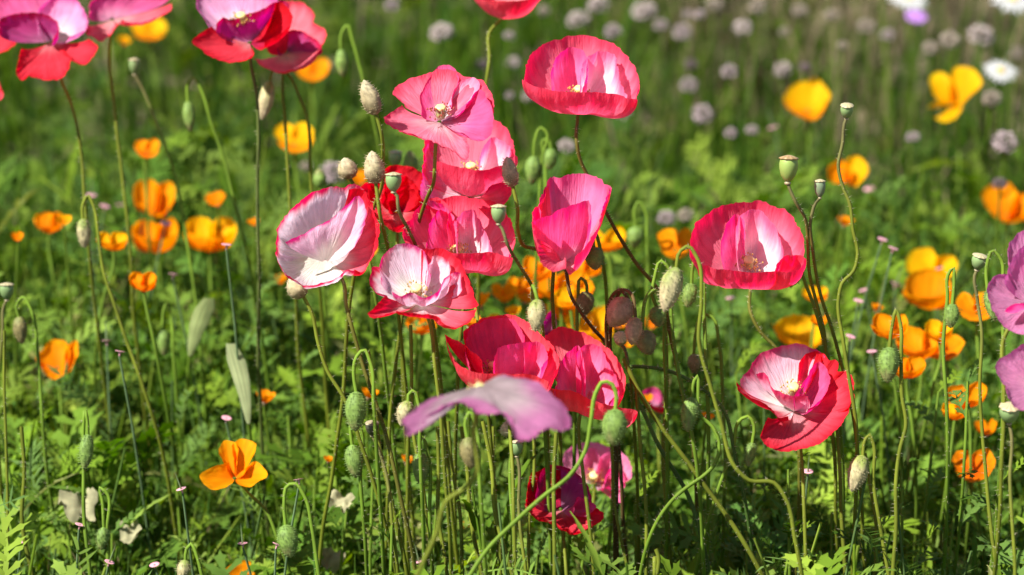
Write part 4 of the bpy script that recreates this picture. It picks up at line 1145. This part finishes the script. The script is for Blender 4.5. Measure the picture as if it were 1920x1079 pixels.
gold_traced("golden poppy at the right edge high up", 2.4, (1883, 375), 40, (1888, 404, -8),
            [([(1848, 385), (1845, 362), (1862, 345), (1890, 342), (1905, 360), (1900, 400)], .7, 'orange'), ([(1890, 400), (1900, 372), (1918, 362), (1934, 378), (1925, 408)], .7, 'orange'), ([(1850, 388), (1872, 408), (1900, 413), (1926, 398)], .8, 'orange')], [(1890, 430), (1893, 520)])
gold_traced("half yellow half orange poppy below the tiny capsule", 2.35, (1590, 318), 40, (1588, 342, -8),
            [([(1552, 335), (1555, 310), (1575, 300), (1592, 310), (1592, 340)], .7, 'orange'), ([(1585, 330), (1588, 300), (1605, 291), (1624, 305), (1626, 325), (1608, 345)], .6, 'yellow')], [(1590, 370), (1593, 470)])


def gold_variant(kind, seed):
    """four petals of a unit flower about +Z: list of meshes"""
    r = random.Random(seed)
    out = []
    for k in range(4):
        az = k * math.pi / 2 + r.uniform(-.2, .2)
        half = r.uniform(.75, .95) * (1.0 if k % 2 else 1.1)
        op = {'cup': r.uniform(.35, .6), 'open': r.uniform(.9, 1.25), 'flat': r.uniform(1.2, 1.5)}[kind]
        nu, nv = 15, 9
        u = np.linspace(-1, 1, nu); t = np.linspace(0.03, 1, nv)
        U, T = np.meshgrid(u, t, indexing='ij')
        ln = 1.0 - 0.22 * np.abs(U) ** 3 + 0.07 * vn(U * 3, U * 0, seed + k) * 2 - 0.05 * np.exp(-(U / .15) ** 2)
        th = op * (0.55 + 0.55 * T) if kind != 'cup' else (1.25 - (1.25 - op) * T ** 0.7)
        rr = np.cumsum(np.sin(th) * np.gradient(T, axis=1), axis=1) * ln
        zz = np.cumsum(np.cos(th) * np.gradient(T, axis=1), axis=1) * ln + 0.06 * vn(U * 4, T * 3, seed + 20 + k) * T
        a = az + U * half * (1 - 0.15 * T)
        V = np.stack([rr * np.cos(a), rr * np.sin(a), zz], -1).reshape(-1, 3)
        inner = np.array(COL['orange'][0]); outer = np.array(COL['orange'][1]) if seed % 3 else np.array(COL['yellow'][1])
        w = sm(T + .2 * vn(U * 5, T * 2, seed), .1, .8)[..., None]
        col = (inner * (1 - w) + outer * w).reshape(-1, 3)
        me = mesh("petal", V, grid_faces(nu, nv), col, np.stack([U, T], -1).reshape(-1, 2))
        me.materials.append(M_GOLD)
        out.append(me)
    return out


GV = {k: [gold_variant(k, s + 5 * i) for s in range(1, 4)] for i, k in enumerate(('cup', 'open', 'flat'))}
V_, F_, c_ = lathe([(.03, -.30), (.10, -.16), (.13, -.06), (.20, -.02), (.21, .0), (.08, .02)], 12, (0.28, 0.20, 0.10))
GOLD_CUP = mesh("receptacle", V_, F_, c_); GOLD_CUP.materials.append(M_POD)


def depth_at(py, h):
    return (CAM_H - h) / math.sin(PITCH + math.atan((py - 539.5) / FX))


golds = [(212, 452, 56, 'cup'), (92, 418, 56, 'cup'), (34, 443, 24, 'cup'), (270, 527, 50, 'cup'), (278, 55, 64, 'open'), (233, 75, 26, 'cup'),
         (275, 278, 46, 'open'), (551, 257, 72, 'open'), (585, 130, 62, 'open'), (520, 1045, 36, 'cup'), (675, 332, 40, 'cup'), (1140, 450, 66, 'cup'),
         (1266, 455, 70, 'open'), (1832, 575, 80, 'open'), (1668, 612, 66, 'cup'), (1724, 642, 82, 'cup'), (1772, 652, 66, 'open'), (1700, 690, 66, 'cup'),
         (1815, 742, 70, 'cup'), (1825, 872, 78, 'open'), (1582, 412, 30, 'cup'), (1530, 552, 46, 'cup'), (1050, 535, 100, 'cup'), (1095, 500, 66, 'cup'),
         (1108, 612, 90, 'cup'), (1010, 540, 50, 'cup'), (945, 548, 44, 'cup'), (902, 560, 40, 'cup'), (790, 608, 56, 'cup'), (1222, 602, 34, 'cup'),
         (690, 735, 30, 'cup'), (496, 742, 36, 'cup'), (408, 372, 36, 'cup'), (525, 522, 28, 'cup'), (1642, 575, 24, 'cup'), (478, 415, 22, 'cup'),
         (880, 600, 36, 'cup'), (762, 860, 26, 'cup'), (1070, 560, 60, 'cup'), (985, 560, 40, 'open'), (1760, 620, 50, 'cup'), (1850, 800, 40, 'cup'),
         (1790, 770, 46, 'cup'), (1160, 600, 40, 'cup'), (120, 412, 26, 'cup'), (1255, 555, 24, 'cup'), (615, 860, 18, 'cup'), (1215, 745, 20, 'cup'), (870, 985, 22, 'cup'),
         (1325, 780, 24, 'cup'), (745, 395, 20, 'cup'), (700, 470, 20, 'cup'), (1540, 600, 34, 'cup'), (1002, 590, 30, 'cup'), (962, 582, 26, 'cup'), (1022, 575, 40, 'cup'), (930, 600, 30, 'cup'), (1062, 585, 54, 'cup'), (1168, 640, 30, 'cup'), (1085, 545, 60, 'cup'), (1008, 505, 56, 'cup'), (975, 535, 46, 'cup')]
words = {'cup': 'cupped orange poppy', 'open': 'open orange poppy', 'flat': 'flat orange poppy'}
labs = place_words([(g[0], g[1], ("tiny" if g[2] < 30 else "small" if g[2] < 50 else "") ) for g in golds], "orange poppy")
for i, (x, y, w, kind) in enumerate(golds):
    if w >= 44:
        D = max(1.88, depth_at(y, rnd.uniform(0.33, 0.43)))
        h_ = w * rnd.uniform(.62, .82); x0, x1, y0, y1 = x - w / 2, x + w / 2, y - h_ / 2, y + h_ / 2
        q = lambda a, b: (x0 + (x1 - x0) * (a + rnd.uniform(-.04, .04)), y0 + (y1 - y0) * (b + rnd.uniform(-.06, .06)))
        sp_ = rnd.uniform(.4, .6); c1, c2 = rnd.choice([('orange', 'orange'), ('orange', 'ember'), ('orange', 'orange'), ('yellow', 'orange')]) if x != 1825 else ('ember', 'ember')
        cup_ = .9 if kind == 'cup' else .5
        pts = [([q(.04, .55), q(.0, .25), q(.2, .02), q(sp_ - .08, .06), q(sp_ + .02, .35)], cup_, c1),
               ([q(sp_ - .04, .4), q(sp_ + .08, .08), q(.8, .0), q(1., .25), q(.95, .6)], cup_, c1),
               ([q(.0, .42), q(.22, .62), q(.5, .70), q(.78, .62), q(1., .4)] if kind == 'cup' else [q(.02, .5), q(.15, .85), q(.45, 1.), q(.8, .9), q(1., .55)], cup_, c2)]
        gold_traced(labs[i], D, (x, y), rnd.uniform(32, 44), (x, y + h_ * (.48 if kind == 'cup' else .25), -5), pts, [(x + rnd.uniform(-4, 4), y + h_ * .9), (x + rnd.uniform(-15, 15), y + h_ + 60)])
        continue
    D = max(1.86, depth_at(y, rnd.uniform(0.32, 0.42)))
    FLOWERS.append((x, y, w / 2, D))
    s = w * D / FX
    aw = px_dir((rnd.uniform(-.35, .35), -1, rnd.uniform(0.15, 0.8)))
    me = GV[kind][rnd.randrange(3)]
    ratio = {'cup': 1.35, 'open': 1.9, 'flat': 2.0}[kind]
    k = s / ratio
    at = W(x, y + w * (0.38 if kind == 'cup' else 0.22), D)
    P = to_ground(np.vstack([at - aw * k * .25, at - aw * k * .6 + np.array([rnd.uniform(-.006, .006), 0, -.05])]))
    root = P[-1].copy(); root[2] = 0
    t = thing("golden_poppy", root, labs[i], "poppy", GOLD_G)
    Mx = Matrix.Translation(Vector(at - root)) @ frame_from(aw) @ Matrix.Rotation(rnd.uniform(0, 6.28), 4, 'Z') @ Matrix.Scale(k, 4)
    for m_ in me:
        p = obj("petal", m_, None, t); p.matrix_local = Mx
    p = obj("receptacle", GOLD_CUP, None, t); p.matrix_local = Mx
    make_stem(t, P, root, .0009, .0012, GREEN * .8, hairs=0, n=10)

# ------------------------------------------------------------------ spent golden poppies: pink rim, pointed pod
rims = [(172, 367), (228, 385), (197, 388), (310, 420), (325, 515), (328, 565), (200, 640), (225, 660), (425, 785), (340, 918), (425, 460), (38, 1020), (205, 1055),
        (290, 1060), (1370, 560), (1350, 530), (1675, 467), (1655, 450), (1680, 533), (1620, 545), (1610, 565), (1630, 355), (1595, 632), (1635, 660), (1515, 885),
        (655, 515), (520, 1022), (455, 1020), (1708, 655), (560, 900), (1450, 240), (1760, 505), (150, 985), (786, 1055)]
V_, F_, c_ = lathe([(.10, -.9), (.16, -.5), (.26, -.2), (.30, -.05), (.62, .0), (.98, .10), (1.0, .16), (.7, .10), (.2, .08)], 16, (0.62, 0.30, 0.34), 16, .04)
RIM = mesh("rim", V_, F_, c_); RIM.materials.append(M_POD)
V_, F_, c_ = lathe([(.17, .0), (.18, .6), (.15, 1.8), (.08, 3.2), (.01, 4.2)], 8, (0.12, 0.17, 0.07))
POD = mesh("pod", V_, F_, c_); POD.materials.append(M_POD)
labs = place_words([(r[0], r[1], "") for r in rims], "spent flower with tiny pink rim")
for i, (x, y) in enumerate(rims):
    D = max(1.72, depth_at(y, rnd.uniform(.30, .42)))
    if x == 425: D = 1.87
    k = 9.5 * D / FX
    aw = px_dir((rnd.uniform(-.4, .4), -1, rnd.uniform(-.1, .5)))
    at = W(x, y, D)
    P = to_ground(np.vstack([at - aw * k * .8, at - aw * k * 2 + np.array([rnd.uniform(-.012, .012), 0, -.05])]))
    root = P[-1].copy(); root[2] = 0
    t = thing("spent_flower", root, labs[i], "seed head", "spent golden poppies with pink rims")
    Mx = Matrix.Translation(Vector(at - root)) @ frame_from(aw) @ Matrix.Scale(k, 4)
    p = obj("rim", RIM, None, t); p.matrix_local = Mx
    if i % 3 == 0:
        p = obj("pod", POD, None, t); p.matrix_local = Mx
    make_stem(t, P, root, .0007, .0011, np.array([.10, .16, .07]), hairs=0, n=10)


# ------------------------------------------------------------------ faded chive heads
def chive_mesh(seed, tint):
    r = random.Random(seed)
    parts = []
    for k in range(110):
        z = r.uniform(-.75, 1); a = r.uniform(0, 6.283); q = math.sqrt(1 - z * z)
        d = np.array([q * math.cos(a), q * math.sin(a), z]) + np.array([r.gauss(0, .08) for _ in range(3)])
        l = r.uniform(.8, 1.08)
        e = d / np.linalg.norm(d)
        v, f, _ = lathe([(.01, -.16), (.08, -.02), (.13, .12), (.03, .22)], 5)
        R = np.array(frame_from(e).to_3x3())
        c = np.array(tint) * r.uniform(.65, 1.2)
        parts.append((v @ R.T + e * l * .82, f, c))
        parts.append(tube(np.array([[0, 0, -.3], e * l * .7]), .02, 3, np.array([.2, .18, .12])))
    V, F, c = join(parts)
    me = mesh("flower_head", V, F, c); me.materials.append(M_FLORET)
    return me


CH = [chive_mesh(3, (.60, .50, .46)), chive_mesh(4, (.50, .40, .40)), chive_mesh(5, (.46, .38, .30)), chive_mesh(6, (.22, .16, .17))]
chives = [(828, 62, 28, 0), (1085, 38, 24, 0), (1122, 10, 24, 0), (1150, 60, 17, 1), (1208, 22, 29, 0), (1280, 62, 20, 1), (1290, 28, 12, 1), (1393, 52, 20, 0),
          (962, 118, 16, 0), (955, 68, 12, 1), (1292, 160, 20, 1), (1296, 122, 14, 3), (1367, 135, 17, 1), (1318, 215, 25, 1), (1468, 132, 17, 0), (1510, 128, 15, 3),
          (992, 180, 16, 0), (956, 180, 9, 1), (1063, 275, 20, 0), (1165, 207, 22, 0), (1250, 410, 18, 1), (1286, 404, 17, 2), (1625, 50, 20, 2), (1558, 28, 14, 2),
          (1840, 68, 28, 0), (1782, 75, 22, 2), (1885, 268, 26, 1), (1712, 258, 13, 1), (1410, 245, 14, 1), (1370, 250, 14, 1), (625, 325, 27, 1), (735, 10, 15, 1),
          (1860, 185, 22, 2), (1665, 66, 15, 1), (1312, 28, 14, 1), (1420, 12, 18, 2), (1580, 85, 12, 2), (1240, 48, 14, 1), (574, 312, 14, 2), (905, 122, 13, 3),
          (1500, 20, 16, 2), (1745, 90, 16, 2), (1340, 8, 18, 2), (1905, 100, 18, 2), (1470, 60, 12, 2), (1875, 345, 16, 3), (1020, 20, 14, 2)]
labs = place_words([(c[0], c[1], "dark" if c[3] == 3 else "beige" if c[3] == 2 else "mauve") for c in chives], "faded chive head")
for i, (x, y, r, tone) in enumerate(chives):
    D = depth_at(y, rnd.uniform(.26, .36))
    k = r * .92 * D / FX * rnd.uniform(.85, 1.05)
    FLOWERS.append((x, y, r, D))
    at = W(x, y, D)
    P = to_ground(np.vstack([at + np.array([0, 0, -k * .3]), at + np.array([rnd.uniform(-.005, .005), 0, -.06])]))
    root = P[-1].copy(); root[2] = 0
    t = thing("chive_flower", root, labs[i], "chive flower", "faded chive heads behind the poppies")
    p = obj("flower_head", CH[tone], None, t)
    p.matrix_local = Matrix.Translation(Vector(at - root)) @ Matrix.Rotation(rnd.uniform(0, 6.28), 4, 'Z') @ Matrix.Rotation(rnd.uniform(-.3, .3), 4, 'X') @ Matrix.Diagonal((k, k, k * rnd.uniform(.75, .95), 1))
    make_stem(t, P, root, .0011, .0015, GREEN * .7, hairs=0, n=10)


# ------------------------------------------------------------------ daisies, one purple flower
def daisy(label, x, y, r, tint, heart, n_ray=18, name="daisy", cat="daisy"):
    D = depth_at(y, .34)
    k = r * D / FX
    aw = px_dir((rnd.uniform(-.2, .2), -1, .9))
    at = W(x, y, D)
    P = to_ground(np.vstack([at, at + np.array([0.003, .004, -.06])]))
    root = P[-1].copy(); root[2] = 0
    FLOWERS.append((x, y, r, D))
    t = thing(name, root, label, cat)
    R = np.array(frame_from(aw).to_3x3())
    for i in range(n_ray):
        a = i * 2 * math.pi / n_ray + rnd.uniform(-.06, .06)
        s = np.linspace(.18, 1, 6); w = .105 * np.sin(np.pi * (.15 + .8 * s)) + .02
        ln = rnd.uniform(.88, 1.05)
        zz = .12 * s - .18 * s ** 2 + rnd.uniform(-.05, .05)
        L_ = np.stack([s * ln, w, zz], -1); M_ = np.stack([s * ln, -w, zz], -1)
        V = np.stack([L_, M_], 1).reshape(-1, 3)
        rot = np.array([[math.cos(a), -math.sin(a), 0], [math.sin(a), math.cos(a), 0], [0, 0, 1]])
        V = (V @ rot.T) * k @ R.T + at - root
        q = np.arange(5)[:, None] * 2 + np.array([[0, 1, 3, 2]])
        obj("petal", mesh("petal", V, q, np.array(tint) * rnd.uniform(.9, 1.05)), M_FLORET, t)
    V, F, c = lathe([(.01, -.08), (.2, -.05), (.27, .02), (.22, .10), (.1, .14), (.01, .15)], 14, heart)
    obj("flower_centre", mesh("flower_centre", V * k @ R.T + at - root, F, c), M_POD, t)
    make_stem(t, P, root, .001, .0014, GREEN * .7, hairs=0, n=10)


daisy("white daisy beside the heart-shaped yellow poppy", 1876, 133, 35, (.50, .50, .49), (.50, .34, .06))
daisy("white daisy cut by the top edge, left of two", 1702, -4, 42, (.50, .50, .49), (.50, .34, .06))
daisy("white daisy in the top right corner", 1898, -2, 44, (.50, .50, .49), (.50, .34, .06))
daisy("small purple thistle-like flower below the top white daisy", 1718, 30, 23, (.42, .20, .55), (.35, .15, .45), 24, "purple_flower", "wildflower")

# ------------------------------------------------------------------ leafy shoots near the viewer
LV = []
for fam in (LOBED, BROAD, FERNY):
    row = []
    for V, F in fam:
        for g_ in (0, 1, 2):
            me = mesh("leaf", V, F, GREENS[(g_ * 2 + 1) % 6] * 1.05 if fam is not FERNY else np.array([.08, .155, .075]))
            me.materials.append(M_LEAF); row.append(me)
    LV.append(row)


def shoot(label, x, y, D, n, size, fam, hgt=150):
    top = W(x, y, D)
    P = to_ground(np.vstack([top, W(x + rnd.uniform(-25, 25), y + hgt, D)]))
    root = P[-1].copy(); root[2] = 0
    t = thing("leafy_shoot", root, label, "leafy plant", "leafy poppy shoots")
    make_stem(t, P, root, .0009, .0019, GREEN * .9, hairs=200, n=14)
    S = spline(P, 40)
    span = min(30, int(40 * 0.22 / max(.1, np.sum(np.linalg.norm(np.diff(P, axis=0), axis=1)))))
    for k in range(n):
        f = k / max(1, n - 1)
        p = S[int(f * span)]
        yaw = k * 2.4 + rnd.uniform(-.5, .5)
        el = rnd.uniform(.75, 1.25) - .8 * f
        sc = size * (0.55 + .75 * f) * rnd.uniform(.8, 1.2)
        cy, sy, ce, se = math.cos(yaw), math.sin(yaw), math.cos(el), math.sin(el)
        Y = Vector((cy * ce, sy * ce, se)); X = Vector((sy, -cy, 0)); Z = X.cross(Y)
        R = Matrix((X, Y, Z)).transposed().to_4x4() @ Matrix.Rotation(rnd.uniform(-.4, .4), 4, 'Y')
        l = obj("leaf", LV[fam][rnd.randrange(len(LV[fam]))], None, t)
        l.matrix_local = Matrix.Translation(Vector(p - root)) @ R @ Matrix.Scale(sc, 4)


shoots = [(1478, 880, 1.74, 11, 0.043, 0), (735, 985, 1.68, 12, 0.034, 0), (1815, 715, 1.74, 8, 0.036, 0), (1640, 1010, 1.72, 10, 0.053, 0), (1760, 735, 1.82, 9, 0.039, 0),
          (1690, 880, 1.76, 9, 0.036, 0), (1560, 960, 1.80, 11, 0.045, 0), (1880, 900, 1.74, 10, 0.043, 0), (1790, 960, 1.80, 11, 0.045, 0), (1400, 1000, 1.78, 11, 0.043, 0),
          (1300, 985, 1.80, 10, 0.043, 0), (1190, 945, 1.80, 9, 0.040, 0), (1100, 1010, 1.80, 10, 0.040, 0), (1010, 1040, 1.76, 9, 0.036, 0), (900, 1010, 1.80, 10, 0.039, 0),
          (820, 930, 1.84, 9, 0.039, 0), (650, 960, 1.84, 10, 0.045, 0), (590, 900, 1.90, 11, 0.048, 0), (490, 1030, 1.92, 9, 0.047, 0), (390, 1040, 1.93, 10, 0.048, 0),
          (330, 900, 1.92, 11, 0.048, 0), (260, 860, 1.95, 10, 0.048, 0), (120, 960, 1.88, 11, 0.045, 0), (40, 900, 1.92, 11, 0.048, 0), (210, 1000, 1.86, 10, 0.043, 0),
          (560, 700, 2.05, 11, 0.053, 1), (600, 620, 2.1, 11, 0.053, 1), (480, 560, 2.15, 10, 0.053, 0), (330, 720, 2.05, 11, 0.053, 0), (180, 760, 2.05, 11, 0.053, 0),
          (60, 760, 2.1, 10, 0.048, 0), (740, 640, 1.95, 10, 0.045, 0), (700, 880, 1.82, 10, 0.043, 0), (1380, 700, 2.0, 10, 0.048, 0), (1600, 700, 2.05, 11, 0.048, 0),
          (1320, 870, 1.88, 10, 0.045, 0), (1480, 1030, 1.72, 9, 0.039, 0), (1720, 1040, 1.72, 8, 0.043, 0), (540, 780, 1.98, 10, 0.048, 0), (80, 560, 2.2, 10, 0.053, 0)]
labs = place_words([(s[0], s[1], ("lobed", "broad-leaved", "ferny")[s[5]]) for s in shoots], "green leafy shoot")
for s, lb in zip(shoots, labs):
    shoot(lb, *s)


# ------------------------------------------------------------------ two pale upright leaves, fallen pale petals
def blade(label, pts, D, w, col, name="pale_leaf"):
    P = px_path(pts, D)
    P = to_ground(P)
    root = P[-1].copy(); root[2] = 0
    t = thing(name, root, label, "leaf", "pale upright leaves")
    Q = spline(P[:len(pts)], 18)
    s = np.linspace(0, 1, 18)
    hw = w * .5 * D / FX * (np.minimum(1, .55 + 2.2 * s) * (1 - .8 * np.clip((s - .35) / .65, 0, 1) ** 1.6)) * (1 + .25 * vn(s * 7, s * 0, len(label)))
    a = np.linspace(-1, 1, 9)
    V = Q[:, None] + RT * (hw[:, None] * a[None])[..., None] + np.array([0, 1.0, 0]) * (0.25 * hw[:, None] * a[None] ** 2 + .0006 * np.cos(a * 14)[None])[..., None]
    c = np.array(col) * (1 + .22 * np.cos(a * 14)[None, :, None] + .2 * vn(s * 9, s * 0, 3)[:, None, None]) * np.ones((18, 9, 1))
    obj("leaf_blade", mesh("leaf_blade", V.reshape(-1, 3), grid_faces(18, 9), np.clip(c.reshape(-1, 3), 0, .8)), M_LEAF, t).location = -Vector(root)
    make_stem(t, P[len(pts) - 1:], root, .0012, .0018, GREEN * .8, hairs=0, n=8)


blade("pale dry upright leaf, left of two, above the star-shaped poppy", [(392, 560), (378, 595), (366, 630), (356, 668)], 2.0, 36, (.26, .31, .12))
blade("pale ribbed leaf, right of two, above the star-shaped poppy", [(432, 645), (446, 690), (458, 740), (466, 795)], 1.9, 32, (.33, .37, .18))
for lb, x, y, w in (("cream fallen petal among the leaves at lower left", 150, 950, 70), ("pinkish fallen petal at the bottom left of centre", 640, 945, 44),
                    ("pale fallen petal at the bottom beside the spiny green bud", 620, 1050, 50), ("small cream fallen petal near the bottom left corner", 245, 1000, 40)):
    D = 1.86
    FLOWERS.append((x, y, w / 2, D))
    cpt = W(x, y, D); k = w * .5 * D / FX
    u = np.linspace(-1, 1, 11); U, T = np.meshgrid(u, np.linspace(-1, 1, 9), indexing='ij')
    sq = np.sqrt(np.clip(1 - .5 * T ** 2, 0, 1))
    V = np.stack([U * sq * k * (1 + .6 * vn(T * 3, U, x + 1)), T * np.sqrt(1 - .5 * U ** 2) * k * .7 * (1 + .8 * vn(U * 3, T, x + 2)), k * (.35 * U ** 2 + 1.3 * vn(U * 2.2, T * 2.2, x)) + T * k * .4], -1).reshape(-1, 3)
    o = obj("fallen_petal", mesh("fallen_petal", V, grid_faces(11, 9), np.array([.36, .34, .19]) * (1 + .4 * vn(U * 3, T * 3, 2).reshape(-1, 1))), M_FLORET)
    o.location = Vector(cpt)
    o["label"] = lb; o["category"] = "fallen petal"; o["group"] = "fallen petals caught in the leaves"

# ------------------------------------------------------------------ the green mass around and behind them
undergrowth()
grass()
